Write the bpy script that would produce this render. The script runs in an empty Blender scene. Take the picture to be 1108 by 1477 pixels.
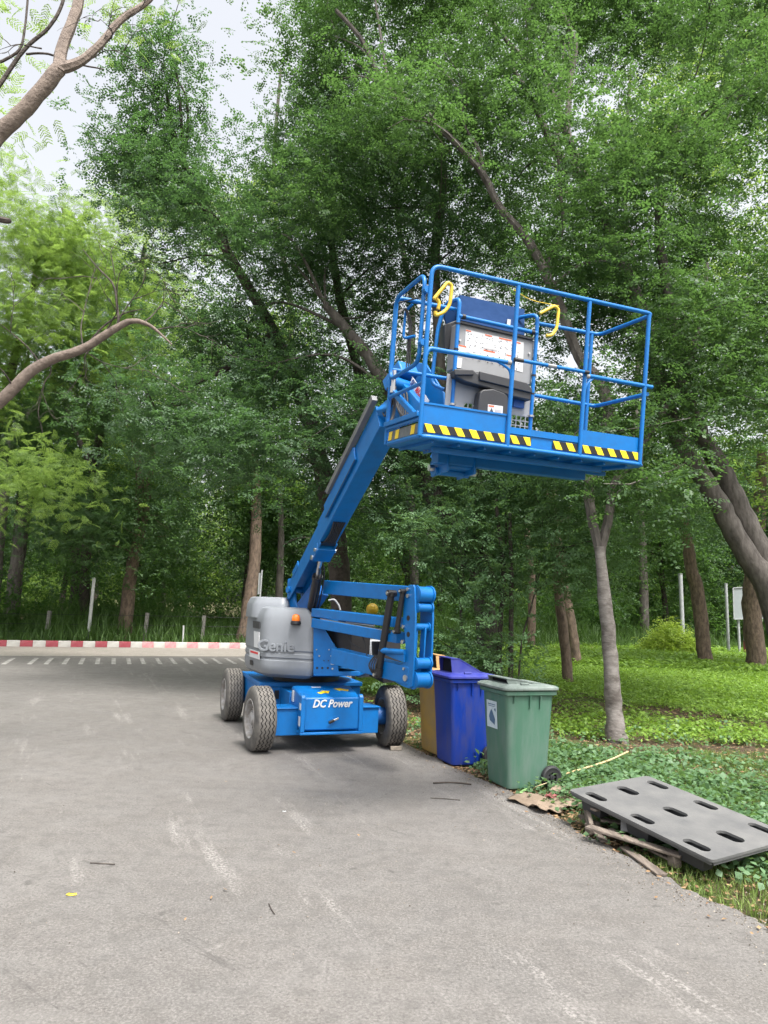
import bpy, bmesh, math, random
import numpy as np
from math import sin, cos, pi, radians, atan2, sqrt
from mathutils import Vector, Matrix
random.seed(7)
RNG = np.random.default_rng(11)
SC = bpy.context.scene
COL = SC.collection

# ------------------------------------------------------------------ camera, world, sun, exposure
CAM_F, CAM_H, CAM_P, CAM_R = 1016.0, 1.62, 0.1323, 0.0365      # focal (px of 1108x1477), height, pitch, roll
cF = Vector((0, cos(CAM_P), sin(CAM_P)))
_R0 = Vector((1, 0, 0)); _U0 = Vector((0, -sin(CAM_P), cos(CAM_P)))
cR = cos(CAM_R) * _R0 + sin(CAM_R) * _U0
cU = -sin(CAM_R) * _R0 + cos(CAM_R) * _U0
CAM_O = Vector((0, 0, CAM_H))
cam_d = bpy.data.cameras.new('camera'); cam = bpy.data.objects.new('camera', cam_d); COL.objects.link(cam)
m = Matrix.Identity(4)
for i in range(3):
    m[i][0] = cR[i]; m[i][1] = cU[i]; m[i][2] = -cF[i]; m[i][3] = CAM_O[i]
cam.matrix_world = m
cam_d.sensor_fit = 'VERTICAL'; cam_d.sensor_height = 24.0; cam_d.lens = 24.0 * CAM_F / 1477.0
cam_d.clip_start = 0.05; cam_d.clip_end = 2000
SC.camera = cam
w = bpy.data.worlds.new('World'); SC.world = w; w.use_nodes = True
nt = w.node_tree; nt.nodes.clear()
SUN_EL, SUN_ROT = radians(62), radians(150)
sky = nt.nodes.new('ShaderNodeTexSky'); sky.sky_type = 'NISHITA'; sky.sun_disc = False
sky.sun_elevation = SUN_EL; sky.sun_rotation = SUN_ROT; sky.air_density = 1.0; sky.dust_density = 7.0; sky.ozone_density = 1.0
hs = nt.nodes.new('ShaderNodeHueSaturation'); hs.inputs['Saturation'].default_value = 0.22; hs.inputs['Value'].default_value = 1.0
bg = nt.nodes.new('ShaderNodeBackground'); bg.inputs['Strength'].default_value = 0.15
ow = nt.nodes.new('ShaderNodeOutputWorld')
nt.links.new(sky.outputs[0], hs.inputs['Color']); nt.links.new(hs.outputs[0], bg.inputs['Color']); nt.links.new(bg.outputs[0], ow.inputs['Surface'])
sd = bpy.data.lights.new('sun', 'SUN'); sd.energy = 1.7; sd.angle = radians(11); sd.color = (1, .96, .9)
sun = bpy.data.objects.new('sun', sd); COL.objects.link(sun)
# the direction the light comes from (sun_rotation is measured from +Y towards +X)
sdir = Vector((sin(SUN_ROT) * cos(SUN_EL), cos(SUN_ROT) * cos(SUN_EL), sin(SUN_EL)))
sun.rotation_euler = sdir.to_track_quat('Z', 'Y').to_euler()
SC.view_settings.view_transform = 'Standard'; SC.view_settings.look = 'None'
SC.view_settings.exposure = 1.45; SC.view_settings.gamma = 1.0; SC.view_settings.use_curve_mapping = False
SC.render.engine = 'CYCLES'
SC.cycles.max_bounces = 6; SC.cycles.diffuse_bounces = 3; SC.cycles.glossy_bounces = 2; SC.cycles.transmission_bounces = 3

# ------------------------------------------------------------------ measuring helpers (photo position + distance -> world point)
def ray(px, py):
    return cF + cR * ((px - 554) / CAM_F) + cU * ((738.5 - py) / CAM_F)
def at(px, py, Y):
    d = ray(px, py); return CAM_O + d * (Y / d.y)
def gnd(px, py, z=0.0):
    d = ray(px, py); return CAM_O + d * ((z - CAM_H) / d.z)
def onplane(px, py, o, n):
    d = ray(px, py); return CAM_O + d * ((o - CAM_O).dot(n) / d.dot(n))
def gat(px, Y):                       # ground point in column px at distance Y
    p = at(px, 900, Y); return Vector((p.x, p.y, 0))

# ------------------------------------------------------------------ materials
MATS = {}
def mat(name, col, rough=.6, metal=0, var=.0, vscale=8, bump=0, bscale=60, col2=None, spec=.5, coat=0, stretch=None, contrast=(.35, .65), bdist=.004):
    if name in MATS: return MATS[name]
    M_ = bpy.data.materials.new(name); M_.use_nodes = True; n = M_.node_tree.nodes; l = M_.node_tree.links
    b = n['Principled BSDF']; b.inputs['Roughness'].default_value = rough; b.inputs['Metallic'].default_value = metal
    b.inputs['Specular IOR Level'].default_value = spec; b.inputs['Coat Weight'].default_value = coat
    b.inputs['Base Color'].default_value = (*col, 1)
    tc = n.new('ShaderNodeTexCoord'); mp = n.new('ShaderNodeMapping'); l.new(tc.outputs['Object'], mp.inputs[0])
    if stretch: mp.inputs['Scale'].default_value = stretch
    if var or col2:
        nz = n.new('ShaderNodeTexNoise'); nz.inputs['Scale'].default_value = vscale; nz.inputs['Detail'].default_value = 6; nz.inputs['Roughness'].default_value = .65
        l.new(mp.outputs[0], nz.inputs['Vector'])
        rp = n.new('ShaderNodeMapRange'); rp.inputs[1].default_value = contrast[0]; rp.inputs[2].default_value = contrast[1]
        l.new(nz.outputs['Fac'], rp.inputs[0])
        mx = n.new('ShaderNodeMix'); mx.data_type = 'RGBA'
        c2 = col2 if col2 else tuple(c * (1 - var) for c in col)
        mx.inputs[6].default_value = (*col, 1); mx.inputs[7].default_value = (*c2, 1)
        l.new(rp.outputs[0], mx.inputs[0]); l.new(mx.outputs[2], b.inputs['Base Color'])
        rr = n.new('ShaderNodeMapRange'); rr.inputs[3].default_value = rough * .85; rr.inputs[4].default_value = min(1, rough * 1.25)
        l.new(nz.outputs['Fac'], rr.inputs[0]); l.new(rr.outputs[0], b.inputs['Roughness'])
    if bump:
        n2 = n.new('ShaderNodeTexNoise'); n2.inputs['Scale'].default_value = bscale; n2.inputs['Detail'].default_value = 5
        l.new(mp.outputs[0], n2.inputs['Vector'])
        bp = n.new('ShaderNodeBump'); bp.inputs['Strength'].default_value = bump; bp.inputs['Distance'].default_value = bdist
        l.new(n2.outputs['Fac'], bp.inputs['Height']); l.new(bp.outputs[0], b.inputs['Normal'])
    MATS[name] = M_
    return M_
def leafmat(name, ca, cb, trans, tw=.4, rough=.5):
    """leaf: colour runs from ca to cb by the per-leaf attribute rnd; part of the light passes through"""
    M_ = bpy.data.materials.new(name); M_.use_nodes = True; n = M_.node_tree.nodes; l = M_.node_tree.links
    b = n['Principled BSDF']; b.inputs['Roughness'].default_value = rough; b.inputs['Specular IOR Level'].default_value = .35
    a = n.new('ShaderNodeAttribute'); a.attribute_name = 'rnd'
    mx = n.new('ShaderNodeMix'); mx.data_type = 'RGBA'; mx.inputs[6].default_value = (*ca, 1); mx.inputs[7].default_value = (*cb, 1)
    l.new(a.outputs['Fac'], mx.inputs[0]); l.new(mx.outputs[2], b.inputs['Base Color'])
    t = n.new('ShaderNodeBsdfTranslucent')
    m2 = n.new('ShaderNodeMix'); m2.data_type = 'RGBA'; m2.inputs[6].default_value = (*trans, 1); m2.inputs[7].default_value = (*[min(1, x * 1.5) for x in trans], 1)
    l.new(a.outputs['Fac'], m2.inputs[0]); l.new(m2.outputs[2], t.inputs['Color'])
    ms = n.new('ShaderNodeMixShader'); ms.inputs[0].default_value = tw
    l.new(b.outputs[0], ms.inputs[1]); l.new(t.outputs[0], ms.inputs[2]); l.new(ms.outputs[0], n['Material Output'].inputs['Surface'])
    MATS[name] = M_
    return M_

BLUE = mat('blue_paint', (.002, .135, .42), .38, col2=(.008, .105, .31), vscale=7, spec=.4, contrast=(.45, .8), bump=.03, bscale=25)
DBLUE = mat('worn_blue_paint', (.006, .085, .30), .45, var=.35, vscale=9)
GREY = mat('grey_cover_plastic', (.205, .22, .24), .42, var=.12, vscale=4, bump=.08, bscale=250, bdist=.001)
LGREY = mat('light_grey_panel', (.25, .255, .265), .5, var=.1)
WHITE = mat('white_label', (.60, .61, .62), .5, var=.06)
BLACK = mat('black_paint', (.012, .012, .014), .42)
RUBBER = mat('hose_rubber', (.018, .018, .02), .6)
TYRE = mat('dusty_tyre_rubber', (.065, .062, .058), .85, col2=(.165, .152, .136), vscale=14, bump=.3, bscale=150, contrast=(.3, .7))
TYREG = mat('tyre_groove_shade', (.02, .019, .018), .9)  # darker rubber paints the shade inside the tread grooves
TYRES = mat('tyre_sidewall', (.05, .048, .047), .8, col2=(.12, .112, .10), vscale=8, bump=.2, bscale=80)
RIM = mat('grey_rim', (.33, .33, .335), .5, col2=(.18, .16, .14), vscale=12)
STEEL = mat('zinc_steel', (.6, .6, .6), .3, metal=1)
DARKPL = mat('dark_grey_plastic', (.035, .036, .04), .5, var=.2)
YEL = mat('yellow_plastic', (.75, .52, .05), .45, var=.12)
HAZY = mat('hazard_yellow', (.85, .60, .02), .4)
AMBER = mat('amber_lens', (.85, .19, .01), .15, coat=.6)
RED = mat('red_print', (.6, .03, .03), .5)
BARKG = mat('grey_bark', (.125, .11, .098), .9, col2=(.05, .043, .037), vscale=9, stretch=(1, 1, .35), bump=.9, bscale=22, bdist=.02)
BARKW = mat('pale_peeling_bark', (.23, .21, .195), .9, col2=(.08, .068, .06), vscale=7, stretch=(.6, .6, 1.3), bump=.8, bscale=30, bdist=.012)
BARKB = mat('brown_bark', (.19, .135, .098), .9, col2=(.07, .05, .038), vscale=12, stretch=(1, 1, .4), bump=1, bscale=20, bdist=.03)
BARKD = mat('dark_bark', (.075, .06, .05), .9, col2=(.035, .028, .024), vscale=10, bump=.8, bscale=20, bdist=.02)

# ------------------------------------------------------------------ mesh building
SPLIT = {'limb', 'wheel_nut', 'hose', 'pin', 'bolt', 'bolt_hole', 'round_hole', 'hinge', 'cable_tie', 'washer', 'white_sleeve', 'rubber_stop', 'collar', 'yellow_stripe', 'strut', 'opening', 'screw', 'toe_board_edge', 'tape_edge', 'spring_latch', 'hydraulic_line', 'pivot_boss', 'platform_mount', 'cover_rib', 'cylinder_bracket'}
class MB:
    def __init__(s): s.v = []; s.f = []; s.sm = []; s.mi = []; s.cur = 0; s.st = []
    def add(s, vs, fs, smooth=False):
        o = len(s.v); s.st.append(o); s.v += [tuple(p) for p in vs]
        for f in fs: s.f.append([i + o for i in f]); s.sm.append(smooth); s.mi.append(s.cur)
        return s
    def box(s, c, x, y, z):           # centre and three half-axis vectors
        c, x, y, z = Vector(c), Vector(x), Vector(y), Vector(z)
        vs = [c + i * x + j * y + k * z for k in (-1, 1) for j in (-1, 1) for i in (-1, 1)]
        return s.add(vs, [(0, 2, 3, 1), (4, 5, 7, 6), (0, 1, 5, 4), (2, 6, 7, 3), (0, 4, 6, 2), (1, 3, 7, 5)])
    def abox(s, x0, x1, y0, y1, z0, z1):
        return s.box(((x0 + x1) / 2, (y0 + y1) / 2, (z0 + z1) / 2), ((x1 - x0) / 2, 0, 0), (0, (y1 - y0) / 2, 0), (0, 0, (z1 - z0) / 2))
    def beam(s, a, b, w_, h_, up=(0, 0, 1)):
        a, b = Vector(a), Vector(b); d = (b - a).normalized(); sd_ = d.cross(Vector(up)).normalized(); u = sd_.cross(d)
        return s.box((a + b) / 2, (b - a) / 2, sd_ * w_ / 2, u * h_ / 2)
    def prism(s, pts, ex):            # planar outline, extruded by ex
        pts = [Vector(p) for p in pts]; ex = Vector(ex); n = len(pts)
        fs = [tuple(range(n)), tuple(range(2 * n - 1, n - 1, -1))] + [(i, n + i, n + (i + 1) % n, (i + 1) % n) for i in range(n)]
        return s.add(pts + [p + ex for p in pts], fs)
    def tube(s, pts, r, n=10, cap=True, closed=False):
        pts = [Vector(p) for p in pts]; N = len(pts)
        rs = r if hasattr(r, '__len__') else [r] * N
        t0 = (pts[1] - pts[0]).normalized(); ref = Vector((0, 0, 1)) if abs(t0.z) < .9 else Vector((1, 0, 0))
        u = t0.cross(ref).normalized(); vs = []
        for i, p in enumerate(pts):
            if closed: t = (pts[(i + 1) % N] - pts[i - 1]).normalized()
            else: t = (pts[min(i + 1, N - 1)] - pts[max(i - 1, 0)]).normalized()
            u = (u - t * u.dot(t)).normalized(); w_ = t.cross(u)
            for k in range(n):
                a = 2 * pi * k / n; vs.append(p + (u * cos(a) + w_ * sin(a)) * rs[i])
        fs = []
        for i in range(N if closed else N - 1):
            j = (i + 1) % N
            for k in range(n): fs.append((i * n + k, i * n + (k + 1) % n, j * n + (k + 1) % n, j * n + k))
        s.add(vs, fs, True)
        if cap and not closed:
            o = len(s.v) - len(vs)
            s.f.append([o + k for k in range(n)][::-1]); s.sm.append(False); s.mi.append(s.cur)
            s.f.append([o + (N - 1) * n + k for k in range(n)]); s.sm.append(False); s.mi.append(s.cur)
        return s
    def cyl(s, a, b, r, n=20, r2=None): return s.tube([a, b], [r, r if r2 is None else r2], n)
    def lathe(s, prof, c, axis, n=24, x=None):
        """prof: (radius, along) pairs about axis through c"""
        c = Vector(c); a = Vector(axis).normalized(); x = Vector(x).normalized() if x else a.orthogonal().normalized(); y = a.cross(x); vs = []
        for r, h in prof:
            for k in range(n): t = 2 * pi * k / n; vs.append(c + a * h + (x * cos(t) + y * sin(t)) * max(r, 1e-4))
        return s.add(vs, [(i * n + k, i * n + (k + 1) % n, (i + 1) * n + (k + 1) % n, (i + 1) * n + k) for i in range(len(prof) - 1) for k in range(n)], True)
    def build(s, name, m_, parent=None, origin=None, bevel=0, sharp=35):
        if name in SPLIT and len(s.st) > 1:          # every separate piece an object of its own
            first = None; st = s.st + [len(s.v)]
            for a, c in zip(st[:-1], st[1:]):
                q = MB(); q.v = s.v[a:c]; q.st = [0]
                for f, sm_, mi_ in zip(s.f, s.sm, s.mi):
                    if a <= f[0] < c: q.f.append([i - a for i in f]); q.sm.append(sm_); q.mi.append(mi_)
                o_ = q.build(name, m_, parent, origin, bevel, sharp); first = first or o_
            return first
        me = bpy.data.meshes.new(name); o = Vector(origin) if origin is not None else Vector((0, 0, 0))
        vs = [tuple(Vector(v) - o) for v in s.v] if origin is not None else s.v
        me.from_pydata(vs, [], s.f)
        ms = m_ if isinstance(m_, (list, tuple)) else [m_]
        for q in ms: me.materials.append(q)
        me.polygons.foreach_set('material_index', s.mi); me.polygons.foreach_set('use_smooth', [True] * len(s.f) if bevel else s.sm)
        bm = bmesh.new(); bm.from_mesh(me); bmesh.ops.recalc_face_normals(bm, faces=bm.faces); bm.to_mesh(me); bm.free()
        try: me.set_sharp_from_angle(angle=radians(sharp))
        except Exception: pass
        ob = bpy.data.objects.new(name, me); COL.objects.link(ob); ob.location = o
        if bevel:
            md = ob.modifiers.new('bevel', 'BEVEL'); md.width = bevel; md.segments = 2; md.limit_method = 'ANGLE'; md.angle_limit = radians(35); md.harden_normals = False
        if parent is not None: put(ob, parent)
        return ob
def wm(o): return (wm(o.parent) @ o.matrix_parent_inverse if o.parent else Matrix.Identity(4)) @ o.matrix_basis
def put(ob, parent):                  # keep the world place while parenting
    ob.parent = parent; ob.matrix_parent_inverse = wm(parent).inverted()
def tag(o, label, cat, group=None, kind=None):
    if label: o['label'] = label
    if cat: o['category'] = cat
    if group: o['group'] = group
    if kind: o['kind'] = kind
    return o
def thing(name, loc, label, cat, group=None):
    e = bpy.data.objects.new(name, None); COL.objects.link(e); e.location = loc; e.empty_display_size = .2
    return tag(e, label, cat, group)
def lab(o, t): o['label'] = t; return o
def copy_tree(o, parent=None):
    c = o.copy(); COL.objects.link(c)
    if parent is not None: c.parent = parent
    for ch in list(o.children): copy_tree(ch, c)
    return c
def smooth_path(pts, k=6):
    pts = [Vector(p) for p in pts]; out = []
    for i in range(len(pts) - 1):
        p0 = pts[max(i - 1, 0)]; p1 = pts[i]; p2 = pts[i + 1]; p3 = pts[min(i + 2, len(pts) - 1)]
        for j in range(k):
            t = j / k
            out.append(.5 * ((2 * p1) + (p2 - p0) * t + (2 * p0 - 5 * p1 + 4 * p2 - p3) * t * t + (3 * p1 - p0 - 3 * p2 + p3) * t ** 3))
    out.append(pts[-1]); return out
def round_path(pts, r, k=5, closed=False):
    """polyline with corners rounded by radius r"""
    pts = [Vector(p) for p in pts]; out = []; N = len(pts)
    for i, p in enumerate(pts):
        if not closed and i in (0, N - 1): out.append(p); continue
        a = pts[i - 1]; b = pts[(i + 1) % N]; da = (a - p); db = (b - p)
        rr = min(r, da.length * .45, db.length * .45); A = p + da.normalized() * rr; B = p + db.normalized() * rr
        for j in range(k + 1):
            t = j / k; out.append(A * (1 - t) ** 2 + p * 2 * t * (1 - t) + B * t * t)
    return out
def text_mb(txt, o, x, y, size, depth=.002, bold=.0, shear=0, width=None, bev=0):
    """letters as real raised faces: origin o, reading direction x, up direction y"""
    cu = bpy.data.curves.new('lettering', 'FONT'); cu.body = txt; cu.size = 1; cu.offset = bold; cu.shear = shear; cu.extrude = depth / size / 2; cu.resolution_u = 3
    if bev: cu.bevel_depth = bev; cu.bevel_resolution = 2
    ob = bpy.data.objects.new('lettering', cu); COL.objects.link(ob)
    dg = bpy.context.evaluated_depsgraph_get(); me = bpy.data.meshes.new_from_object(ob.evaluated_get(dg))
    x, y = Vector(x).normalized(), Vector(y).normalized(); z = x.cross(y); o = Vector(o)
    xs = [v.co.x for v in me.vertices]; sx = size
    if width and xs: sx = width / (max(xs) - min(xs))
    b = MB(); b.add([o + x * (v.co.x * sx) + y * (v.co.y * size) + z * (v.co.z * size + depth / 2) for v in me.vertices], [tuple(p.vertices) for p in me.polygons])
    bpy.data.objects.remove(ob); bpy.data.curves.remove(cu); bpy.data.meshes.remove(me)
    return b
def npmesh(name, V, F4, m_, rnd=None, parent=None, smooth=False):
    """V (n,3), F4 (k,4) arrays -> mesh of quads"""
    me = bpy.data.meshes.new(name); me.vertices.add(len(V)); me.vertices.foreach_set('co', np.ascontiguousarray(V, dtype=np.float32).ravel())
    k = len(F4); w_ = F4.shape[1]; me.loops.add(k * w_); me.loops.foreach_set('vertex_index', F4.astype(np.int32).ravel())
    me.polygons.add(k); me.polygons.foreach_set('loop_start', np.arange(0, k * w_, w_, dtype=np.int32)); me.polygons.foreach_set('loop_total', np.full(k, w_, dtype=np.int32))
    if rnd is not None:
        at_ = me.attributes.new('rnd', 'FLOAT', 'POINT'); at_.data.foreach_set('value', np.ascontiguousarray(rnd, dtype=np.float32))
    me.materials.append(m_); me.update(calc_edges=True)
    ob = bpy.data.objects.new(name, me); COL.objects.link(ob)
    if parent is not None: put(ob, parent)
    return ob

# ================================================================== THE SETTING
def ground_mat():
    M_ = bpy.data.materials.new('soil_and_turf'); M_.use_nodes = True; n = M_.node_tree.nodes; l = M_.node_tree.links; b = n['Principled BSDF']
    b.inputs['Roughness'].default_value = .95; b.inputs['Specular IOR Level'].default_value = .1
    tc = n.new('ShaderNodeTexCoord')
    def nz(s, d=6): q = n.new('ShaderNodeTexNoise'); q.inputs['Scale'].default_value = s; q.inputs['Detail'].default_value = d; q.inputs['Roughness'].default_value = .7; l.new(tc.outputs['Object'], q.inputs['Vector']); return q
    def mr(src, a, c): q = n.new('ShaderNodeMapRange'); q.inputs[1].default_value = a; q.inputs[2].default_value = c; l.new(src, q.inputs[0]); return q.outputs[0]
    def mx(f, A, B):
        q = n.new('ShaderNodeMix'); q.data_type = 'RGBA'; l.new(f, q.inputs[0])
        for k, c in ((6, A), (7, B)):
            if isinstance(c, tuple): q.inputs[k].default_value = (*c, 1)
            else: l.new(c, q.inputs[k])
        return q.outputs[2]
    soil = mx(mr(nz(14).outputs['Fac'], .35, .65), (.05, .036, .024), (.12, .09, .062))
    grass = mx(mr(nz(22).outputs['Fac'], .35, .65), (.05, .10, .02), (.10, .17, .035))
    c = mx(mr(nz(.9).outputs['Fac'], .46, .66), soil, grass); l.new(c, b.inputs['Base Color'])
    bp_ = n.new('ShaderNodeBump'); bp_.inputs['Strength'].default_value = 1; bp_.inputs['Distance'].default_value = .03; l.new(nz(30).outputs['Fac'], bp_.inputs['Height']); l.new(bp_.outputs[0], b.inputs['Normal'])
    return M_
def concrete_mat(name, base, streak=True):
    M_ = bpy.data.materials.new(name); M_.use_nodes = True; n = M_.node_tree.nodes; l = M_.node_tree.links; b = n['Principled BSDF']
    b.inputs['Specular IOR Level'].default_value = .3
    tc = n.new('ShaderNodeTexCoord')
    def mp(scale, rz=0):
        r_ = n.new('ShaderNodeMapping'); r_.inputs['Rotation'].default_value = (0, 0, rz); l.new(tc.outputs['Object'], r_.inputs[0])
        q = n.new('ShaderNodeMapping'); q.inputs['Scale'].default_value = scale; l.new(r_.outputs[0], q.inputs[0]); return q.outputs[0]
    def nz(s, d=7, v=None, r=.65): q = n.new('ShaderNodeTexNoise'); q.inputs['Scale'].default_value = s; q.inputs['Detail'].default_value = d; q.inputs['Roughness'].default_value = r; l.new(v if v else tc.outputs['Object'], q.inputs['Vector']); return q.outputs['Fac']
    def mr(src, a, c, o0=0, o1=1): q = n.new('ShaderNodeMapRange'); q.inputs[1].default_value = a; q.inputs[2].default_value = c; q.inputs[3].default_value = o0; q.inputs[4].default_value = o1; l.new(src, q.inputs[0]); return q.outputs[0]
    def mul(a, c): q = n.new('ShaderNodeMath'); q.operation = 'MULTIPLY'; l.new(a, q.inputs[0]); l.new(c, q.inputs[1]) if not isinstance(c, float) else setattr(q.inputs[1], 'default_value', c); return q.outputs[0]
    def mx(f, A, B):
        q = n.new('ShaderNodeMix'); q.data_type = 'RGBA'; l.new(f, q.inputs[0])
        for k, c in ((6, A), (7, B)):
            if isinstance(c, tuple): q.inputs[k].default_value = (*c, 1)
            else: l.new(c, q.inputs[k])
        return q.outputs[2]
    B_ = Vector(base)
    c = mx(mr(nz(.55), .33, .67), tuple(B_ * .78), tuple(B_ * 1.15))
    c = mx(mr(nz(2.3, 8), .40, .62, 0, .55), c, tuple(Vector((B_.x * .82, B_.y * .79, B_.z * .76))))
    c = mx(mr(nz(75, 4), .46, .60, 0, .7), c, tuple(B_ * 1.45))
    c = mx(mr(nz(48, 4), .53, .64, 0, .65), c, tuple(B_ * .55))
    c = mx(mr(nz(170, 2), .60, .70, 0, .8), c, tuple(B_ * .35))
    c = mx(mr(nz(9, 6), .46, .68, 0, .55), c, tuple(B_ * .66))
    if streak:    # worn pale scuffs running with the traffic, tyre smears, oil spots, hairline cracks
        st = nz(1.0, 6, mp((2.6, .30, 1), -.39), .75); fine = nz(55, 4)
        c = mx(mul(mr(st, .562, .64), mr(fine, .48, .56, 0, .85)), c, tuple(B_ * 2.0))
        st2 = nz(1.0, 5, mp((1.6, .35, 1), -.2), .7)
        c = mx(mr(st2, .58, .72, 0, .45), c, tuple(B_ * .66))
        st3 = nz(1.0, 4, mp((.22, 2.4, 1), .1), .7)
        c = mx(mr(st3, .56, .72, 0, .30), c, tuple(B_ * 1.35))
        c = mx(mr(nz(3.4, 4), .66, .70, 0, .6), c, tuple(B_ * .5))
        st4 = nz(1.0, 6, mp((5.5, .5, 1), -.9), .75)
        c = mx(mr(st4, .63, .68, 0, .55), c, tuple(B_ * .45))
        st5 = nz(1.0, 6, mp((7.5, .7, 1), .7), .75)
        c = mx(mul(mr(st5, .66, .70), mr(fine, .45, .55, 0, .6)), c, tuple(B_ * 1.7))
        v = n.new('ShaderNodeTexVoronoi'); v.feature = 'DISTANCE_TO_EDGE'; v.inputs['Scale'].default_value = .33; l.new(mp((1, 1, 1)), v.inputs['Vector'])
        wn = n.new('ShaderNodeTexNoise'); wn.inputs['Scale'].default_value = 3; wn.inputs['Detail'].default_value = 6; l.new(tc.outputs['Object'], wn.inputs['Vector'])
        am = n.new('ShaderNodeVectorMath'); am.operation = 'MULTIPLY_ADD'; l.new(wn.outputs['Color'], am.inputs[0]); am.inputs[1].default_value = (.5, .5, 0); l.new(tc.outputs['Object'], am.inputs[2]); l.new(am.outputs[0], v.inputs['Vector'])
        crk = mr(v.outputs['Distance'], .0, .0018, 1, 0)
        c = mx(mul(crk, mr(nz(.8, 3), .56, .62, 0, .5)), c, tuple(B_ * .3))
    l.new(c, b.inputs['Base Color'])
    l.new(mr(nz(4), .3, .7, .62, .9), b.inputs['Roughness'])
    bp_ = n.new('ShaderNodeBump'); bp_.inputs['Strength'].default_value = .55; bp_.inputs['Distance'].default_value = .004; l.new(nz(120, 5), bp_.inputs['Height']); l.new(bp_.outputs[0], b.inputs['Normal'])
    return M_
CONC = concrete_mat('worn_concrete', (.132, .125, .118)); ROADC = concrete_mat('pale_road_concrete', (.24, .22, .195), False)
SOIL = ground_mat()
g = MB(); g.add([(-300, -60, -.035), (300, -60, -.035), (300, 400, -.035), (-300, 400, -.035)], [(0, 1, 2, 3)]); tag(g.build('ground', SOIL), None, None, kind='structure')
# pavement edge on the right, then the island's rim behind the lift
edge_px = [(1260, 1420), (1108, 1337), (1000, 1285), (900, 1233), (830, 1195), (800, 1177), (745, 1147), (700, 1126), (640, 1100), (600, 1080)]
edge = [gnd(x, y) for x, y in edge_px]; e_dir = (edge[-1] - edge[-4]).normalized()
edge = [Vector((edge[0].x + .8, -3, 0))] + edge + [edge[-1] + e_dir * 3, edge[-1] + e_dir * 7.0]
edge_s = smooth_path(edge, 14); rw = random.Random(5)
edge_r = [p + Vector((rw.gauss(0, .011), rw.gauss(0, .008), 0)) + Vector((.03 * sin(i * .35) * sin(i * .11), 0, 0)) for i, p in enumerate(edge_s)]
# far side: joint line between apron and road, road, kerb line
j0, j1 = gnd(0, 945.5), gnd(350, 946.5); jd_ = (j1 - j0).normalized()
k0, k1 = gnd(0, 932), gnd(350, 935.0); kd = (k1 - k0).normalized(); kn = Vector((-kd.y, kd.x, 0))
KL0, KL1 = k0 - kd * 30, k0 + kd * 75
last = edge_r[-1]
jend = gnd(440, 947.5)
poly = [Vector((-45, -6, 0)), Vector((edge[0].x, -6, 0))] + edge_r + [jend, j0 - jd_ * 38]
b = MB(); top = [Vector((p.x, p.y, 0)) for p in poly]; n_ = len(top)
b.add(top + [p - Z_ * .07 for p in top for Z_ in (Vector((0, 0, 1)),)], [tuple(range(n_))] + [(i, (i + 1) % n_, n_ + (i + 1) % n_, n_ + i) for i in range(n_)])
tag(b.build('pavement', CONC, sharp=20), None, None, kind='structure')
b = MB(); rp = [j0 - jd_ * 38 + Vector((0, .02, 0)), jend + jd_ * .5 + Vector((0, .02, 0))]
island_far = [gnd(560, 950), gnd(700, 940), gnd(850, 938), gnd(1000, 938.5), gnd(1200, 941)]
rp += [Vector((p.x, p.y, 0)) for p in island_far] + [gnd(1300, 936), gnd(1000, 932.5), gnd(800, 931), gnd(640, 930.5), KL0 + kd * 56, KL0]
rp = [Vector((p.x, p.y, -.006)) for p in rp]
b.add(rp, [tuple(range(len(rp)))]); tag(b.build('road', ROADC), None, None, kind='structure')
# joint: a dark shallow groove line
b = MB(); b.beam(j0 - jd_ * 38 + Vector((0, 0, .001)), jend + Vector((0, 0, .001)), .035, .004); tag(b.build('pavement_joint', mat('joint_dirt', (.06, .052, .045), .95, var=.4)), None, None, kind='structure')
# faded white dashes in front of it
dash = mat('faded_road_paint', (.34, .33, .31), .8, col2=(.17, .16, .15), vscale=6, contrast=(.40, .60))
marks = bpy.data.objects.new('road_marking', None); COL.objects.link(marks); marks['kind'] = 'structure'
dv = Vector((-sin(.36), cos(.36), 0)); du = Vector((cos(.36), sin(.36), 0))
xs_ = [-44, -19, 5, 42, 66, 92, 116, 140, 164, 187, 208, 232, 254, 277, 299, 320, 341, 362]
dm = None
for x in xs_:
    p = gnd(x, 958.5); q = gnd(x + 4, 949)
    L_ = max(.9, (q - p).length * .95)
    if dm is None:
        dm = MB(); dm.box((0, 0, .0045), du * .05, dv * L_ / 2, (0, 0, .002)); dm = dm.build('painted_dash', dash); put(dm, marks); o = dm
    else: o = dm.copy(); COL.objects.link(o)
    o.location = p + dv * L_ / 2
# kerb of alternately painted blocks
kerb = bpy.data.objects.new('kerb', None); COL.objects.link(kerb); kerb['kind'] = 'structure'
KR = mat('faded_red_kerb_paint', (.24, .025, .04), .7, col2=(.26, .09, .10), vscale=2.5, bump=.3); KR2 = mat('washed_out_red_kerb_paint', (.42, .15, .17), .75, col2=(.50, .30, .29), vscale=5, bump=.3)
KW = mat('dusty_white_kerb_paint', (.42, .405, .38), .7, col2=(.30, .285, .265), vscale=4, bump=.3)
kl = .355; prof = [(-.005, -.05), (-.005, .13), (.012, .165), (.04, .175), (.15, .175), (.15, -.05)]
def kerb_mb():
    q = MB(); q.prism([kd * 0 - (-kn) * 0 + kn * y + Vector((0, 0, z)) for y, z in prof], kd * (kl - .006)); return q
kA = kerb_mb().build('kerb_block', KR); kB = kerb_mb().build('kerb_block', KR2); kC = kerb_mb().build('kerb_block', KW)
i0 = round((gnd(12, 932) - KL0).dot(kd) / kl); first = {}
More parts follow.
